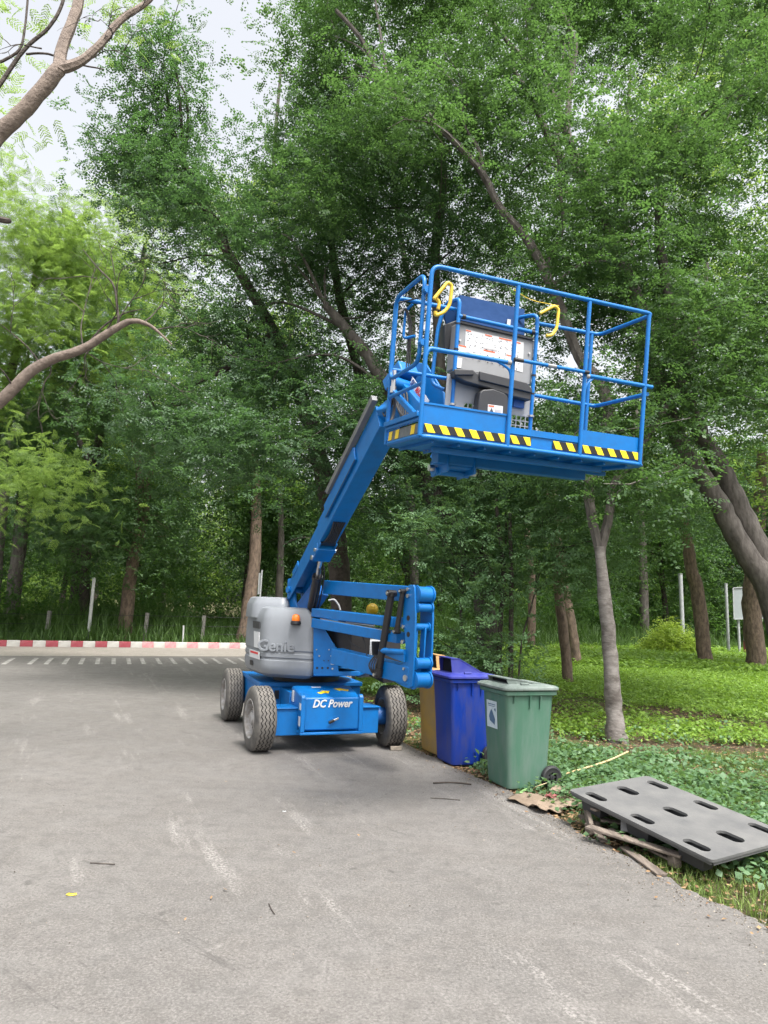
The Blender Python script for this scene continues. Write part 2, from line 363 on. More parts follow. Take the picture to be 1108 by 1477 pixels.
for i in range(66, 152):
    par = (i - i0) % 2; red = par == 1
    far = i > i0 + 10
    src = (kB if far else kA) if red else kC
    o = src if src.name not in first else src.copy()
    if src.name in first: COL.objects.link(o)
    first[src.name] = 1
    o.location = KL0 + kd * (i * kl); o.parent = kerb
b = MB(); b.prism([KL0 + kd * 0 + kn * y + Vector((0, 0, z)) for y, z in [(-.001, -.05), (-.001, .16), (.15, .165), (.15, -.05)]], kd * (65.9 * kl))
o = b.build('kerb_run', KW); put(o, kerb); o['kind'] = 'stuff'

# ------------------------------------------------------------------ vegetation
LEAF_D = leafmat('leaf_deep_green', (.036, .078, .040), (.095, .155, .085), (.09, .19, .045), .42)
LEAF_M = leafmat('leaf_mid_green', (.034, .078, .034), (.088, .152, .062), (.10, .20, .042), .42)
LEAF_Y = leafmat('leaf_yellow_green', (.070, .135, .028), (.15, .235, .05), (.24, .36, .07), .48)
LEAF_F = leafmat('leaf_forest_green', (.026, .065, .022), (.075, .14, .038), (.12, .25, .04), .45)
LEAF_G = leafmat('leaf_ground_cover', (.085, .17, .028), (.20, .31, .05), (.24, .40, .04), .3)
LEAF_S = leafmat('leaf_scrub', (.06, .125, .055), (.145, .25, .12), (.14, .25, .06), .35)
GRASSM = leafmat('grass_blade', (.035, .075, .02), (.09, .16, .04), (.10, .20, .03), .35, .6)
TURF = leafmat('turf_blade', (.09, .15, .035), (.20, .27, .075), (.2, .3, .05), .3, .6)
LITTER = leafmat('dry_leaf', (.17, .095, .05), (.36, .24, .13), (.2, .12, .05), .15, .8)

def leaf_template(kind, rg):
    """one small spray of leaves in its own frame (root at 0, growing along +x): (n,4,3)"""
    L = []
    def leaf(p, d, l_, w_, up):
        d = d / np.linalg.norm(d); s = np.cross(up, d); s /= max(np.linalg.norm(s), 1e-6)
        b = p; t = p + d * l_ + up * (-.12 * l_); mdl = p + d * l_ * .5 + up * .06 * l_
        L.append([b, mdl + s * w_ / 2, t, mdl - s * w_ / 2])
    if kind == 'small':                 # short side twigs, each with rounded leaflets
        for k in range(4):
            a0 = rg.uniform(-1.1, 1.1) if k else 0.; o = np.array([.05 * k, 0, 0]); d = np.array([cos(a0), sin(a0), rg.uniform(-.35, .15)]); ln = rg.uniform(.13, .22)
            for j in range(6):
                p = o + d * ln * (j + 1) / 6 + np.array([0, 0, -.03 * (j / 6) ** 2]); a = a0 + (1 if j % 2 else -1) * rg.uniform(.7, 1.3)
                up = np.array([rg.normal(0, .45), rg.normal(0, .45), 1.]); up /= np.linalg.norm(up)
                leaf(p, np.array([cos(a), sin(a), rg.uniform(-.5, .1)]), rg.uniform(.038, .056), rg.uniform(.026, .036), up)
    elif kind == 'feather':             # bipinnate frond
        for k in range(7):
            t = (k + 1) / 7; o = np.array([.30 * t, 0, -.10 * t * t])
            for s in (-1, 1):
                a0 = s * rg.uniform(.8, 1.1); d = np.array([cos(a0), sin(a0), -.25]); ln = .12 * (1 - .5 * abs(t - .5))
                for j in range(3):
                    p = o + d * ln * j / 3; up = np.array([rg.normal(0, .25), rg.normal(0, .25), 1.]); up /= np.linalg.norm(up)
                    leaf(p, d + np.array([.3, 0, 0]), ln * .42, .026, up)
    elif kind == 'broad':               # coarse sprays for trees farther off
        for k in range(9):
            a = rg.uniform(-pi, pi); r = rg.uniform(.02, .22); p = np.array([.12 + r * cos(a), r * sin(a), rg.uniform(-.08, .06)])
            up = np.array([rg.normal(0, .6), rg.normal(0, .6), 1.]); up /= np.linalg.norm(up); b_ = rg.uniform(-pi, pi)
            leaf(p, np.array([cos(b_), sin(b_), rg.uniform(-.6, .2)]), rg.uniform(.08, .13), rg.uniform(.045, .065), up)
    elif kind == 'ground':              # low plant: leaves radiating up and out
        for k in range(7):
            a = rg.uniform(-pi, pi); r = rg.uniform(.0, .075); h = rg.uniform(.02, .09); p = np.array([r * cos(a), r * sin(a), h])
            up = np.array([rg.normal(0, .35), rg.normal(0, .35), 1.]); up /= np.linalg.norm(up)
            leaf(p, np.array([cos(a), sin(a), rg.uniform(-.3, .2)]), rg.uniform(.03, .05), rg.uniform(.024, .036), up)
    return np.array(L)
_tr = np.random.default_rng(5)
TEMPL = {k: [leaf_template(k, _tr) for _ in range(7)] for k in ('small', 'feather', 'broad', 'ground')}
def cloud(kind, C, rg, scale=1., tilt=.5, rmin=.75, rmax=1.25, bias=None):
    """sprays of leaves at points C -> vertices, faces, per-vertex random"""
    S = len(C); T = TEMPL[kind]; tid = rg.integers(0, len(T), S); Vs = []; Rs = []
    clump = rg.random(S) if bias is None else bias
    for t in range(len(T)):
        idx = np.where(tid == t)[0]
        if not len(idx): continue
        n = len(idx); yaw = rg.uniform(0, 2 * pi, n); tx = rg.normal(0, tilt, n); ty = rg.normal(0, tilt, n); sc = rg.uniform(rmin, rmax, n) * scale
        cy, sy, cx, sx, cz, sz = np.cos(yaw), np.sin(yaw), np.cos(tx), np.sin(tx), np.cos(ty), np.sin(ty)
        R = np.empty((n, 3, 3))
        R[:, 0, 0] = cy * cz - sy * sx * sz; R[:, 0, 1] = -sy * cx; R[:, 0, 2] = cy * sz + sy * sx * cz
        R[:, 1, 0] = sy * cz + cy * sx * sz; R[:, 1, 1] = cy * cx; R[:, 1, 2] = sy * sz - cy * sx * cz
        R[:, 2, 0] = -cx * sz; R[:, 2, 1] = sx; R[:, 2, 2] = cx * cz
        P = T[t].reshape(-1, 3)
        V = np.einsum('nij,pj->npi', R, P) * sc[:, None, None] + C[idx][:, None, :]
        Vs.append(V.reshape(-1, 3)); lf = rg.random((n, len(T[t])))
        r = np.clip(.55 * clump[idx][:, None] + .45 * lf, 0, 1); Rs.append(np.repeat(r.reshape(-1), 4))
    V = np.concatenate(Vs); r = np.concatenate(Rs); F = np.arange(len(V)).reshape(-1, 4)
    return V, F, r
def ell(rg, c, rad, n):
    d = np.clip(rg.normal(0, .62, (n, 3)), -1.5, 1.5); lay = np.round(d[:, 2] * 2.2) / 2.2     # loose tiers rather than a ball
    d[:, 2] = lay + (d[:, 2] - lay) * .45 - .22 * (d[:, 0] ** 2 + d[:, 1] ** 2)
    return np.array(c) + d * np.array(rad)

SKYHOLES = [  # where the photograph shows open sky between crowns
    ([(86, 255), (80, 180), (98, 100), (150, 96), (175, 130), (150, 200), (136, 262), (110, 260)], 1.),
    ([(285, 10), (392, 5), (390, 60), (350, 90), (335, 130), (345, 205), (328, 235), (296, 190), (290, 130), (300, 90), (283, 60)], 1.),
    ([(325, 200), (362, 190), (365, 245), (330, 250)], .8), ([(640, 385), (715, 395), (700, 425), (650, 430)], .5),
    ([(885, 90), (935, 90), (930, 138), (890, 135)], .7), ([(865, 450), (925, 475), (915, 560), (860, 540)], .75), ([(540, 430), (575, 470), (560, 520), (535, 480)], .4),
    ([(200, 330), (262, 300), (300, 330), (262, 352)], .35), ([(330, 395), (370, 385), (380, 410), (345, 420)], .5), ([(615, 30), (700, 60), (690, 100), (640, 90)], .35),
    ([(800, 110), (830, 120), (840, 160), (810, 160)], .4), ([(960, 560), (1000, 560), (990, 620), (955, 610)], .4), ([(700, 360), (760, 365), (750, 420), (705, 410)], .5), ([(440, 650), (480, 640), (480, 700), (450, 700)], .4)]
def inpoly(x, y, P):
    c = False
    for i in range(len(P)):
        x0, y0 = P[i]; x1, y1 = P[i - 1]
        if (y0 > y) != (y1 > y) and x < (x1 - x0) * (y - y0) / (y1 - y0) + x0: c = not c
    return c
def hole_near(x, y, P, m_):
    return any(inpoly(x + m_ * dx, y + m_ * dy, P) for dx, dy in ((0, 0), (1, 0), (-1, 0), (0, 1), (0, -1), (.7, .7), (-.7, .7), (.7, -.7), (-.7, -.7)))
def grid_lumps(regions, rg):
    """clump centres filling parts of a crown: regions (x0,y0,x1,y1,Ya,Yb,step,keep)"""
    out = []
    for (x0, y0, x1, y1, Ya, Yb, st, keep) in regions:
        y = y0
        while y < y1:
            x = x0
            while x < x1:
                px, py = x + rg.uniform(-.5, .5) * st, y + rg.uniform(-.5, .5) * st
                if rg.random() < keep and not any(hole_near(px, py, P, 46 * k * 11.5 / Ya if Ya < 15 else 55 * k) and rg.random() < k for P, k in SKYHOLES):
                    out.append(tuple(at(px, py, rg.uniform(Ya, Yb))))
                x += st
            y += st * .8
    return out
ALLTREES = []
def tree(name, label, base, limbs, lumps, leafm, bark, kind='small', nf=230, rad=(.84, .84, .55), scale=1.06, group=None, tilt=.42, twigs=True, seed=0, rj=.35, bark2=None, thin2=False):
    rg = np.random.default_rng(100 + seed + len(ALLTREES)); root = thing(name, base, label, 'tree', group); ALLTREES.append(root)
    b = MB(); b2 = MB(); L3 = []
    for li, (pts, rs) in enumerate(limbs):
        path = smooth_path(pts, 5); rr = np.interp(np.linspace(0, 1, len(path)), np.linspace(0, 1, len(rs)), rs)
        jj = [p + Vector((rg.normal(0, .05), rg.normal(0, .05), rg.normal(0, .03))) * float(r) for p, r in zip(path, rr)]
        rr = [float(r) * (1 + rg.normal(0, .025)) for r in rr]
        (b2 if bark2 and li and (rs[0] < .035 or not thin2) else b).tube(jj, rr, 12 if rs[0] > .08 else 7); L3 += [(p, r) for p, r in zip(jj, rr)]
    if b.v: b.build('trunk', bark, root)
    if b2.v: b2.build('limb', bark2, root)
    
    if lumps and L3 and twigs:
        tb = MB(); LP = np.array([tuple(p) for p, r in L3]); LR = np.array([r for p, r in L3])
        for c in lumps:
            c = np.array(c)
            if np.linalg.norm(LP - c, axis=1).min() > 1.9: continue
            low = LP[:, 2] > min(c[2] - .2, LP[:, 2].max() - 1.5); dd = np.linalg.norm(LP - c, axis=1) + np.where(low, 2., 0); i = int(dd.argmin())
            a = LP[i]; m_ = (a + c) / 2 + rg.normal(0, .16, 3) * min(2, dd[i]) * .6 + np.array([0, 0, .12 * dd[i]]) ; r0 = min(LR[i] * .6, .018 + .010 * min(dd[i], 4))
            tb.tube(smooth_path([a, m_, c], 5), list(np.linspace(r0, .008, 11)), 5, cap=False)
            for k in range(3):
                e = c + rg.normal(0, 1, 3) * np.array(rad) * .6; tb.tube([Vector(m_ * .35 + c * .65), Vector((c + e) / 2 + rg.normal(0, .05, 3)), Vector(e)], [.010, .007, .004], 4, cap=False)
        o = tb.build('twigs', bark, root); o['kind'] = 'stuff'
    if lumps:
        Cs = []; Bs = []
        for c in lumps:
            s = rg.uniform(1 - rj, 1 + rj); n = int(nf * s * s); q = ell(rg, c, np.array(rad) * s, n); Cs.append(q)
            Bs.append(np.clip(rg.uniform(.0, .75) + rg.random(n) * .35, 0, 1))
        V, F, r = cloud(kind, np.concatenate(Cs), rg, scale, tilt, bias=np.concatenate(Bs))
        o = npmesh('crown', V, F, leafm, r, root); o['kind'] = 'stuff'
    return root
def LP_(pts, Y, dY=0):
    """limb path from photo positions at distance Y (+dY towards its end)"""
    n = len(pts); return [at(x, y, Y + dY * i / max(1, n - 1)) for i, (x, y) in enumerate(pts)]
rgT = np.random.default_rng(21)

# peeling pale tree beside the bins; one long limb arches across the top of the view
base = gnd(889, 1066); Y1 = base.y
root_pts = [base - Vector((0, 0, .1)), base + Vector((-.005, 0, .12))]
tree('slender_tree', 'slender forking tree with pale peeling bark in the weeds right of the green bin', base, [
    (root_pts + LP_([(884, 1000), (879, 930), (872, 860), (865, 788)], Y1), [.17, .125, .105, .098, .088, .06]),
    (LP_([(868, 830), (863, 790), (853, 745), (850, 700), (862, 650), (878, 590), (860, 545), (835, 515), (803, 430), (765, 352), (722, 300), (692, 245), (640, 190), (585, 150), (548, 110), (520, 55), (485, 15)], Y1, 1.3), [.05, .065, .075, .08, .085, .085, .08, .07, .062, .056, .05, .045, .04, .035]),
    (LP_([(869, 830), (868, 790), (878, 745), (886, 700), (925, 645), (948, 605), (985, 545), (1010, 470), (1020, 380)], Y1, .8), [.06, .068, .064, .058, .05, .04, .03]),
    (LP_([(700, 262), (690, 215), (670, 180), (665, 130)], Y1 + .9), [.04, .03, .02, .015]), (LP_([(852, 700), (840, 690), (835, 670)], Y1), [.03, .02, .015]),
    (LP_([(798, 425), (790, 380), (812, 330), (806, 250), (806, 150), (815, 60)], Y1 + .9), [.03, .03, .028, .025, .02, .02])],
    grid_lumps([(500, -130, 880, 330, 10.6, 12.4, 98, .8), (760, 610, 900, 730, 9.9, 11.5, 85, .7), (900, 600, 960, 700, 10, 11, 85, .5), (830, 650, 910, 760, 9.0, 9.3, 75, .5), (500, -60, 900, 430, 9.5, 10.1, 118, .22)], rgT), LEAF_M, BARKW, nf=185, seed=1, bark2=BARKG)  # limbs take a darker bark: the crown's shade is put into their colour
# two leaning grey trunks from beyond the right edge
bR = gat(1150, 10.6)
tree('leaning_tree', 'big grey tree at the right edge with two trunks leaning left', bR, [
    ([bR - Vector((0, 0, .1)), bR + Vector((-.04, 0, .7))] + LP_([(1108, 850), (1072, 792), (1042, 735), (1008, 680), (982, 640)], 10.6) + LP_([(960, 580), (938, 500), (915, 420), (888, 362), (866, 300), (842, 255), (818, 195), (790, 120), (745, 75), (700, 20)], 10.7, .6), [.30, .22, .18, .155, .145, .14, .13, .12, .11, .10, .085, .075, .06, .045, .025]),
    ([bR + Vector((.02, 0, .5))] + LP_([(1118, 850), (1092, 790), (1062, 725), (1035, 668), (1012, 628), (990, 570), (975, 480), (960, 400), (950, 330), (955, 250), (975, 180)], 10.7, .5), [.25, .23, .20, .175, .15, .13, .11, .095, .08, .065, .05, .03]),
    (LP_([(818, 195), (822, 120), (830, 60), (800, 0)], 11.0), [.06, .05, .04, .03]), (LP_([(842, 255), (800, 215), (770, 150), (735, 90)], 11.0), [.07, .06, .05, .04])],
    grid_lumps([(860, -160, 1300, 620, 11.4, 13.5, 98, .85), (760, 250, 900, 440, 11.6, 13, 110, .6), (960, 440, 1120, 590, 9.7, 10.2, 88, .75), (800, 40, 1200, 430, 9.7, 10.4, 96, .55), (880, 430, 1010, 560, 10, 10.4, 90, .4)], rgT), LEAF_M, BARKG, nf=200, seed=2)
# tree behind the lift: its hanging sprays fill the centre
bC = gat(708, 12.4)
tree('forked_tree', 'grey tree with two trunks rising behind the blue bin, low part hidden in leaves', bC, [
    ([bC - Vector((0, 0, .1))] + LP_([(706, 940), (700, 880), (690, 820), (652, 775), (625, 715), (606, 665), (585, 610), (560, 560), (520, 500), (470, 440)], 12.4), [.24, .20, .19, .18, .18, .17, .17, .15, .13, .11, .08]),
    (LP_([(700, 900), (698, 830), (690, 760), (688, 700), (670, 640), (640, 560), (632, 470), (628, 360), (640, 260), (632, 180)], 12.5), [.16, .14, .13, .13, .12, .10, .09, .09, .08, .06])],
    grid_lumps([(400, 250, 700, 680, 11.2, 13.5, 98, .92), (560, 600, 720, 800, 11.5, 13, 105, .7)], rgT), LEAF_D, BARKG, nf=185, seed=3)
bD = gat(498, 14.5)
tree('dark_tree', 'dark leafy tree behind the boom of the lift, its crown hanging to the left', bD, [
    ([bD - Vector((0, 0, .1))] + LP_([(492, 880), (487, 800), (478, 740), (468, 690), (455, 640), (430, 560), (395, 480), (350, 400), (310, 330), (285, 270), (255, 215), (240, 130)], 14.5, -1.5), [.26, .22, .21, .2, .19, .18, .15, .12, .10, .09, .08, .06, .03]),
    (LP_([(478, 740), (500, 660), (520, 560), (490, 430), (475, 300), (490, 200)], 14.5, -1), [.13, .12, .1, .09, .06, .04]), (LP_([(395, 480), (330, 530), (270, 560), (230, 600)], 13.6, -.6), [.08, .06, .04, .03])],
    grid_lumps([(255, 250, 560, 640, 11.5, 14.5, 96, .95), (230, 540, 440, 700, 13, 15, 105, .6), (400, 20, 560, 260, 12, 14, 92, .85)], rgT) + [tuple(at(x, y, 12.6 + .1 * (i % 4))) for i, (x, y) in enumerate([(228, 85), (222, 130), (232, 165), (222, 205), (240, 235), (185, 222), (215, 255), (262, 268), (232, 45)])], LEAF_D, BARKD, nf=185, seed=4)
# fine forking twigs along the lower bare limb
rgW = np.random.default_rng(15); LTW = []
def fork(p, d, ln, r, depth):
    pts = [Vector(p)]; q = Vector(p); dd = Vector(d)
    for k in range(4):
        dd = (dd + Vector(rgW.normal(0, .28, 3))).normalized(); q = q + dd * ln / 4; pts.append(q.copy())
        if depth and k in (1, 2, 3): fork(q, (dd + Vector(rgW.normal(0, .75, 3))).normalized(), ln * .62, r * .6, depth - 1)
    LTW.append((pts, [r, r * .8, r * .6, r * .4, r * .25]))
for (x, y, dx, dz, ln) in ((60, 527, -.3, 1, .8), (95, 511, .2, 1, .9), (120, 503, -.5, .9, .9), (140, 490, -.2, -.9, .4), (165, 476, .3, 1, .7), (70, 520, .1, -.9, .45), (205, 466, .5, .7, .5), (20, 560, -.1, 1, .8), (225, 476, .6, -.2, .4), (150, 484, .7, .8, .7)):
    fork(at(x, y, 6.6), Vector((dx, rgW.normal(0, .4), dz)).normalized(), ln, .0085, 2)
for (x, y, dx, dz, ln) in ((150, 58, .6, -.5, .5), (175, 28, .7, .1, .5), (60, 70, -.3, .8, .4), (118, 88, .8, -.1, .4)):
    fork(at(x, y, 5.4), Vector((dx, rgW.normal(0, .4), dz)).normalized(), ln, .007, 2)
# near tree out of frame on the left: two bare limbs reach in
bN = Vector((-5.6, 5.6, 0))
tree('near_tree', 'pale barked tree at the left edge reaching bare limbs into the upper left corner', bN, [
    ([bN - Vector((0, 0, .1)), bN + Vector((.05, 0, 1.5)), bN + Vector((.3, -.05, 3.2))] + LP_([(-60, 250), (0, 192), (45, 148), (84, 100)], 5.2), [.26, .2, .15, .070, .064, .060, .058]),
    (LP_([(84, 104), (92, 60), (110, 15), (122, -50), (140, -130)], 5.2, .3), [.052, .047, .043, .04, .036]), (LP_([(84, 100), (118, 88), (150, 58), (175, 28), (215, 0), (260, -60)], 5.2, .3), [.048, .036, .031, .028, .024, .02]),
    (LP_([(-40, 180), (0, 122), (35, 72), (70, 40), (90, 5), (100, -50)], 5.8), [.022, .02, .018, .016, .015, .012]), (LP_([(0, 90), (28, 72), (36, 40), (40, 0)], 5.8), [.014, .012, .01, .01]), (LP_([(38, 78), (70, 78), (110, 92), (150, 100)], 5.8), [.011, .010, .008, .006]),
    ([bN + Vector((.1, .1, 1.9))] + LP_([(-90, 640), (0, 578), (55, 528), (115, 505), (160, 478), (190, 463), (215, 469), (232, 482), (248, 497)], 6.6), [.12, .08, .060, .052, .045, .040, .034, .024, .017, .011, .006]), (LP_([(172, 474), (169, 440), (163, 410), (140, 385), (120, 360)], 6.6), [.014, .012, .010, .007, .004]), (LP_([(120, 505), (150, 470), (180, 452), (205, 446)], 6.6), [.010, .009, .007, .004]),
    (LP_([(-30, 310), (8, 318), (15, 318)], 6.2), [.03, .03, .02])] + LTW,
    grid_lumps([(-330, -100, 20, 180, 6.2, 8, 130, .6), (210, -140, 330, -60, 8, 9, 90, .7)], rgT), LEAF_Y, mat('smooth_tan_bark', (.21, .165, .135), .85, col2=(.11, .085, .07), vscale=16, bump=.8, bscale=45, bdist=.012), kind='feather', nf=80, rad=(.55, .55, .4), scale=.6, seed=5, twigs=False, bark2=BARKD, thin2=True)
# sunlit feathery trees on the left
for i, (bx_, Yb, regs, lab_) in enumerate([
    (-30, 24.5, [(-160, 70, 95, 640, 16.5, 20, 100, .9), (60, 240, 200, 640, 17, 20, 100, .85)], 'feathery yellow-green tree along the left edge of the view, behind the two bare limbs'),
    (120, 27.5, [(90, 300, 290, 640, 21, 25, 90, .85), (-80, 400, 120, 720, 21, 25, 95, .85)], 'light green tree behind the end of the lower bare limb')]):
    bb = gat(bx_, Yb); Yc = Yb - 4
    tree('feathery_tree', lab_, bb, [([bb - Vector((0, 0, .1))] + LP_([(bx_ + 5, 800), (bx_ + 15, 680), (bx_ + 40, 560), (bx_ + 70, 450), (bx_ + 90, 350)], Yb, -5), [.22, .19, .17, .14, .1, .06]), (LP_([(bx_ + 15, 680), (bx_ - 30, 560), (bx_ - 10, 420), (bx_ - 30, 300)], Yb), [.12, .1, .08, .05])],
        grid_lumps(regs, rgT), LEAF_Y if i == 0 else LEAF_M, BARKD, kind='feather', nf=520, rad=(1.2, 1.2, .85), scale=.85, tilt=.6, seed=6 + i)
# second rank of crowns that closes the view behind the first
for i, (bx_, Yb, regs, lm, lab_) in enumerate([
    (600, 36, [(330, -60, 700, 600, 27, 34, 62, .72)], LEAF_M, 'tall tree far behind the platform whose crown shows through the nearer leaves'),
    (930, 38, [(700, -100, 1050, 640, 27, 34, 62, .75)], LEAF_M, 'tall tree behind the right half of the platform, seen through gaps'),
    (1290, 22, [(1000, -160, 1400, 700, 18, 21, 115, .75)], LEAF_Y, 'bright green tree filling the upper right corner behind the leaning trunks'),
    (425, 36, [(160, 200, 480, 720, 27, 33, 66, .7)], LEAF_Y, 'bright green tree glimpsed left of the boom through darker leaves')]):
    bb = gat(bx_, Yb)
    tree('tall_tree', lab_, bb, [([bb - Vector((0, 0, .1))] + LP_([(bx_ - 4, 780), (bx_ - 15, 620), (bx_ - 5, 450), (bx_ - 30, 280), (bx_ - 20, 100)], Yb), [.26, .22, .2, .17, .12, .07])],
        grid_lumps(regs, rgT), lm, BARKG, kind='broad', nf=230, rad=(1.5, 1.5, 1.0), scale=1.15, seed=20 + i)
# leafy scrub trees low behind the bins
bS = gat(738, 11.4)
tree('shrubby_tree', 'many-stemmed leafy shrub crowding right behind the blue and green bins', bS, [
    ([bS, *LP_([(737, 900), (738, 830), (735, 740)], 11.4)], [.045, .04, .035, .03]), ([bS + Vector((-.2, .1, 0)), *LP_([(722, 900), (726, 830), (715, 720)], 11.5)], [.05, .04, .035, .03]),
    ([bS + Vector((.1, .0, 0)), *LP_([(752, 930), (765, 880), (780, 820)], 11.3)], [.02, .017, .014, .01]), ([bS + Vector((-.6, .1, 0)), *LP_([(665, 890), (668, 820), (650, 740)], 11.6)], [.03, .025, .02, .015])],
    grid_lumps([(640, 660, 860, 870, 10.8, 12.2, 82, .85), (630, 850, 760, 960, 10.9, 12.0, 66, .75), (860, 700, 960, 830, 11, 13, 90, .4)], rgT), LEAF_S, BARKD, nf=170, rad=(.62, .62, .45), seed=30)
# trunks standing on the lawn
for i, (bx_, by_, pts, r_, bk, regs, lab_) in enumerate([
    (819, 987, [(815, 930), (809, 880), (803, 830), (795, 740), (770, 650)], .12, BARKB, [(740, 600, 880, 800, 14, 16.5, 100, .7)], 'brown straight trunk just behind the green bin lid'),
    (831, 962, [(827, 920), (819, 870), (812, 820), (800, 740), (805, 640)], .155, BARKB, [(760, 560, 900, 790, 18, 21, 85, .6)], 'rough light brown trunk second behind the green bin'),
    (766, 938, [(767, 890), (768, 840), (760, 760), (765, 680)], .17, BARKB, [(680, 600, 800, 830, 25, 28, 75, .6)], 'brown trunk farther back behind the shrub left of the lawn'),
    (1018, 961, [(1012, 900), (1005, 850), (996, 812), (985, 740), (970, 650)], .24, BARKB, [(900, 640, 1060, 815, 23, 26, 78, .8)], 'mottled brown trunk leaning left beside the yellow-green bush'),
    (1092, 967, [(1088, 920), (1084, 870), (1086, 820), (1095, 740), (1100, 650)], .30, BARKB, [(1020, 600, 1250, 800, 21, 25, 85, .75)], 'thick mottled trunk standing in front of the blank sign panel')]):
    bb = gnd(bx_, by_)
    tree('lawn_tree', lab_, bb, [([bb - Vector((0, 0, .1)), bb + Vector((0, 0, .15))] + LP_(pts, bb.y), [r_ * 1.25, r_ * 1.02, r_, r_ * .95, r_ * .85, r_ * .7, r_ * .5])], grid_lumps(regs, rgT), LEAF_M if i % 2 else LEAF_D, bk, kind='broad', nf=150, rad=(1.1, 1.1, .75), scale=.9, group=None, seed=40 + i)
# roadside trees beyond the kerb on the left
for i, (bx_, by_, Yb, limbs, r_, regs, lm, lab_) in enumerate([
    (180, 921, 26, [[(184, 870), (190, 820), (198, 785), (200, 740), (202, 690), (196, 640)], [(199, 790), (210, 740), (216, 690), (222, 640)]], .24, [(90, 520, 330, 700, 23, 26, 78, .7), (130, 740, 230, 790, 24.5, 25.5, 45, .9)], LEAF_M, 'brown tree forking into two dark stems behind the striped kerb'),
    (352, 924, 27, [[(358, 880), (366, 820), (370, 750), (368, 690), (360, 620)]], .26, [(260, 560, 450, 730, 24, 28, 78, .7)], LEAF_F, 'brown leaning trunk behind the kerb just left of the grey engine cover'),
    (402, 905, 30, [[(403, 860), (405, 800), (405, 740), (400, 660)]], .17, [(380, 600, 520, 800, 28, 32, 70, .7)], LEAF_M, 'thin straight grey trunk right of the engine cover, beyond the road'),
    (16, 905, 30, [[(20, 850), (28, 790), (38, 730), (45, 680), (50, 610)]], .30, [(-60, 560, 130, 720, 27, 31, 75, .75)], LEAF_F, 'grey trunk leaning right behind the tall grass at the far left'),
    (-14, 900, 28, [[(-8, 800), (2, 720), (8, 660), (28, 620), (40, 590)]], .32, [(-200, 540, 20, 740, 26, 30, 85, .75)], LEAF_M, 'dark trunk cut by the left edge of the picture')]):
    bb = gat(bx_, Yb)
    lb = [([bb - Vector((0, 0, .1))] + LP_(limbs[0], Yb), [r_ * 1.15, r_, r_ * .9, r_ * .8, r_ * .65, r_ * .5])] + [(LP_(l_, Yb), [r_ * .6, r_ * .55, r_ * .45, r_ * .4]) for l_ in limbs[1:]]
    tree('roadside_tree', lab_, bb, lb, grid_lumps(regs, rgT), lm, BARKB if i < 2 else BARKG, kind='broad', nf=150, rad=(1.35, 1.35, .9), scale=1.05, seed=60 + i)
# the wood behind: many trunks one can tell apart, each tree with its own crown
wood = np.random.default_rng(77); spots = []
cands = [(x, Y) for Y in (32, 40, 50) for x in range(-260, 1420, 125)]
nW = 0
leafs = [LEAF_F, LEAF_M, LEAF_F, LEAF_D]
protos = []
for (x, Y) in cands:
    x += wood.uniform(-40, 40); Yt = Y + wood.uniform(-2.5, 2.5)
    if Yt < 36 and x > 480: Yt += 8
    bb = gat(x, Yt)
    if len(protos) < 9:
        h = wood.uniform(9, 13); lean = wood.normal(0, .9, 2); o = Vector((0, 0, 0))
        path = [o - Vector((0, 0, .1)), o + Vector((lean[0] * .1, lean[1] * .1, h * .2)), o + Vector((lean[0] * .5, lean[1] * .4, h * .5)), o + Vector((lean[0], lean[1], h * .8))]
        lum = []
        for k in range(20):
            zz = wood.uniform(.22, 1.0) ** .8 * h; a = wood.uniform(0, 2 * pi); r = wood.uniform(.4, 2.6); lum.append((lean[0] * zz / h + r * cos(a), lean[1] * zz / h + r * sin(a), zz))
        protos.append(tree('wood_tree', 'x', (0, 0, 0), [(path, [.22, .17, .12, .07]), ([path[1] + Vector((0, 0, .5)), path[2] + Vector((.8, .3, .2)), path[3] + Vector((1.4, -.4, 0))], [.09, .07, .04])], lum, leafs[len(protos) % 4], BARKD, kind='broad', nf=95, rad=(1.3, 1.3, .95), scale=1.5, seed=90 + len(protos)))
        o_ = protos[-1]
    else:
        o_ = copy_tree(protos[int(wood.integers(0, 9))])
    o_.matrix_basis = Matrix.Translation(bb) @ Matrix.Rotation(wood.uniform(0, 6.28), 4, 'Z') @ Matrix.Scale(wood.uniform(.85, 1.15), 4)
    o_['label'] = 'slim dark-stemmed tree in the wood ' + ('beyond the striped kerb, left of the lift' if x < 350 else 'glimpsed directly behind the lift' if x < 640 else 'beyond the lawn at the right'); o_['group'] = 'trees of the wood beyond the road'
    nW += 1
# a far mass of forest that closes the horizon
rgF = np.random.default_rng(9); C = []
for k in range(330):
    x = rgF.uniform(-400, 1500); Y = rgF.uniform(56, 72); p = at(x, 880, Y); zc = rgF.uniform(.5, 11)
    C.append(ell(rgF, (p.x, p.y, zc), (3.2, 2.4, 2.0), 70))
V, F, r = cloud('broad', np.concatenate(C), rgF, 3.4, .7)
tag(npmesh('far_forest', V, F, LEAF_Y, r), 'far mass of forest closing the view beyond the road', 'forest', kind='stuff')  # brighter leaf colour stands in for the light of the open area beyond
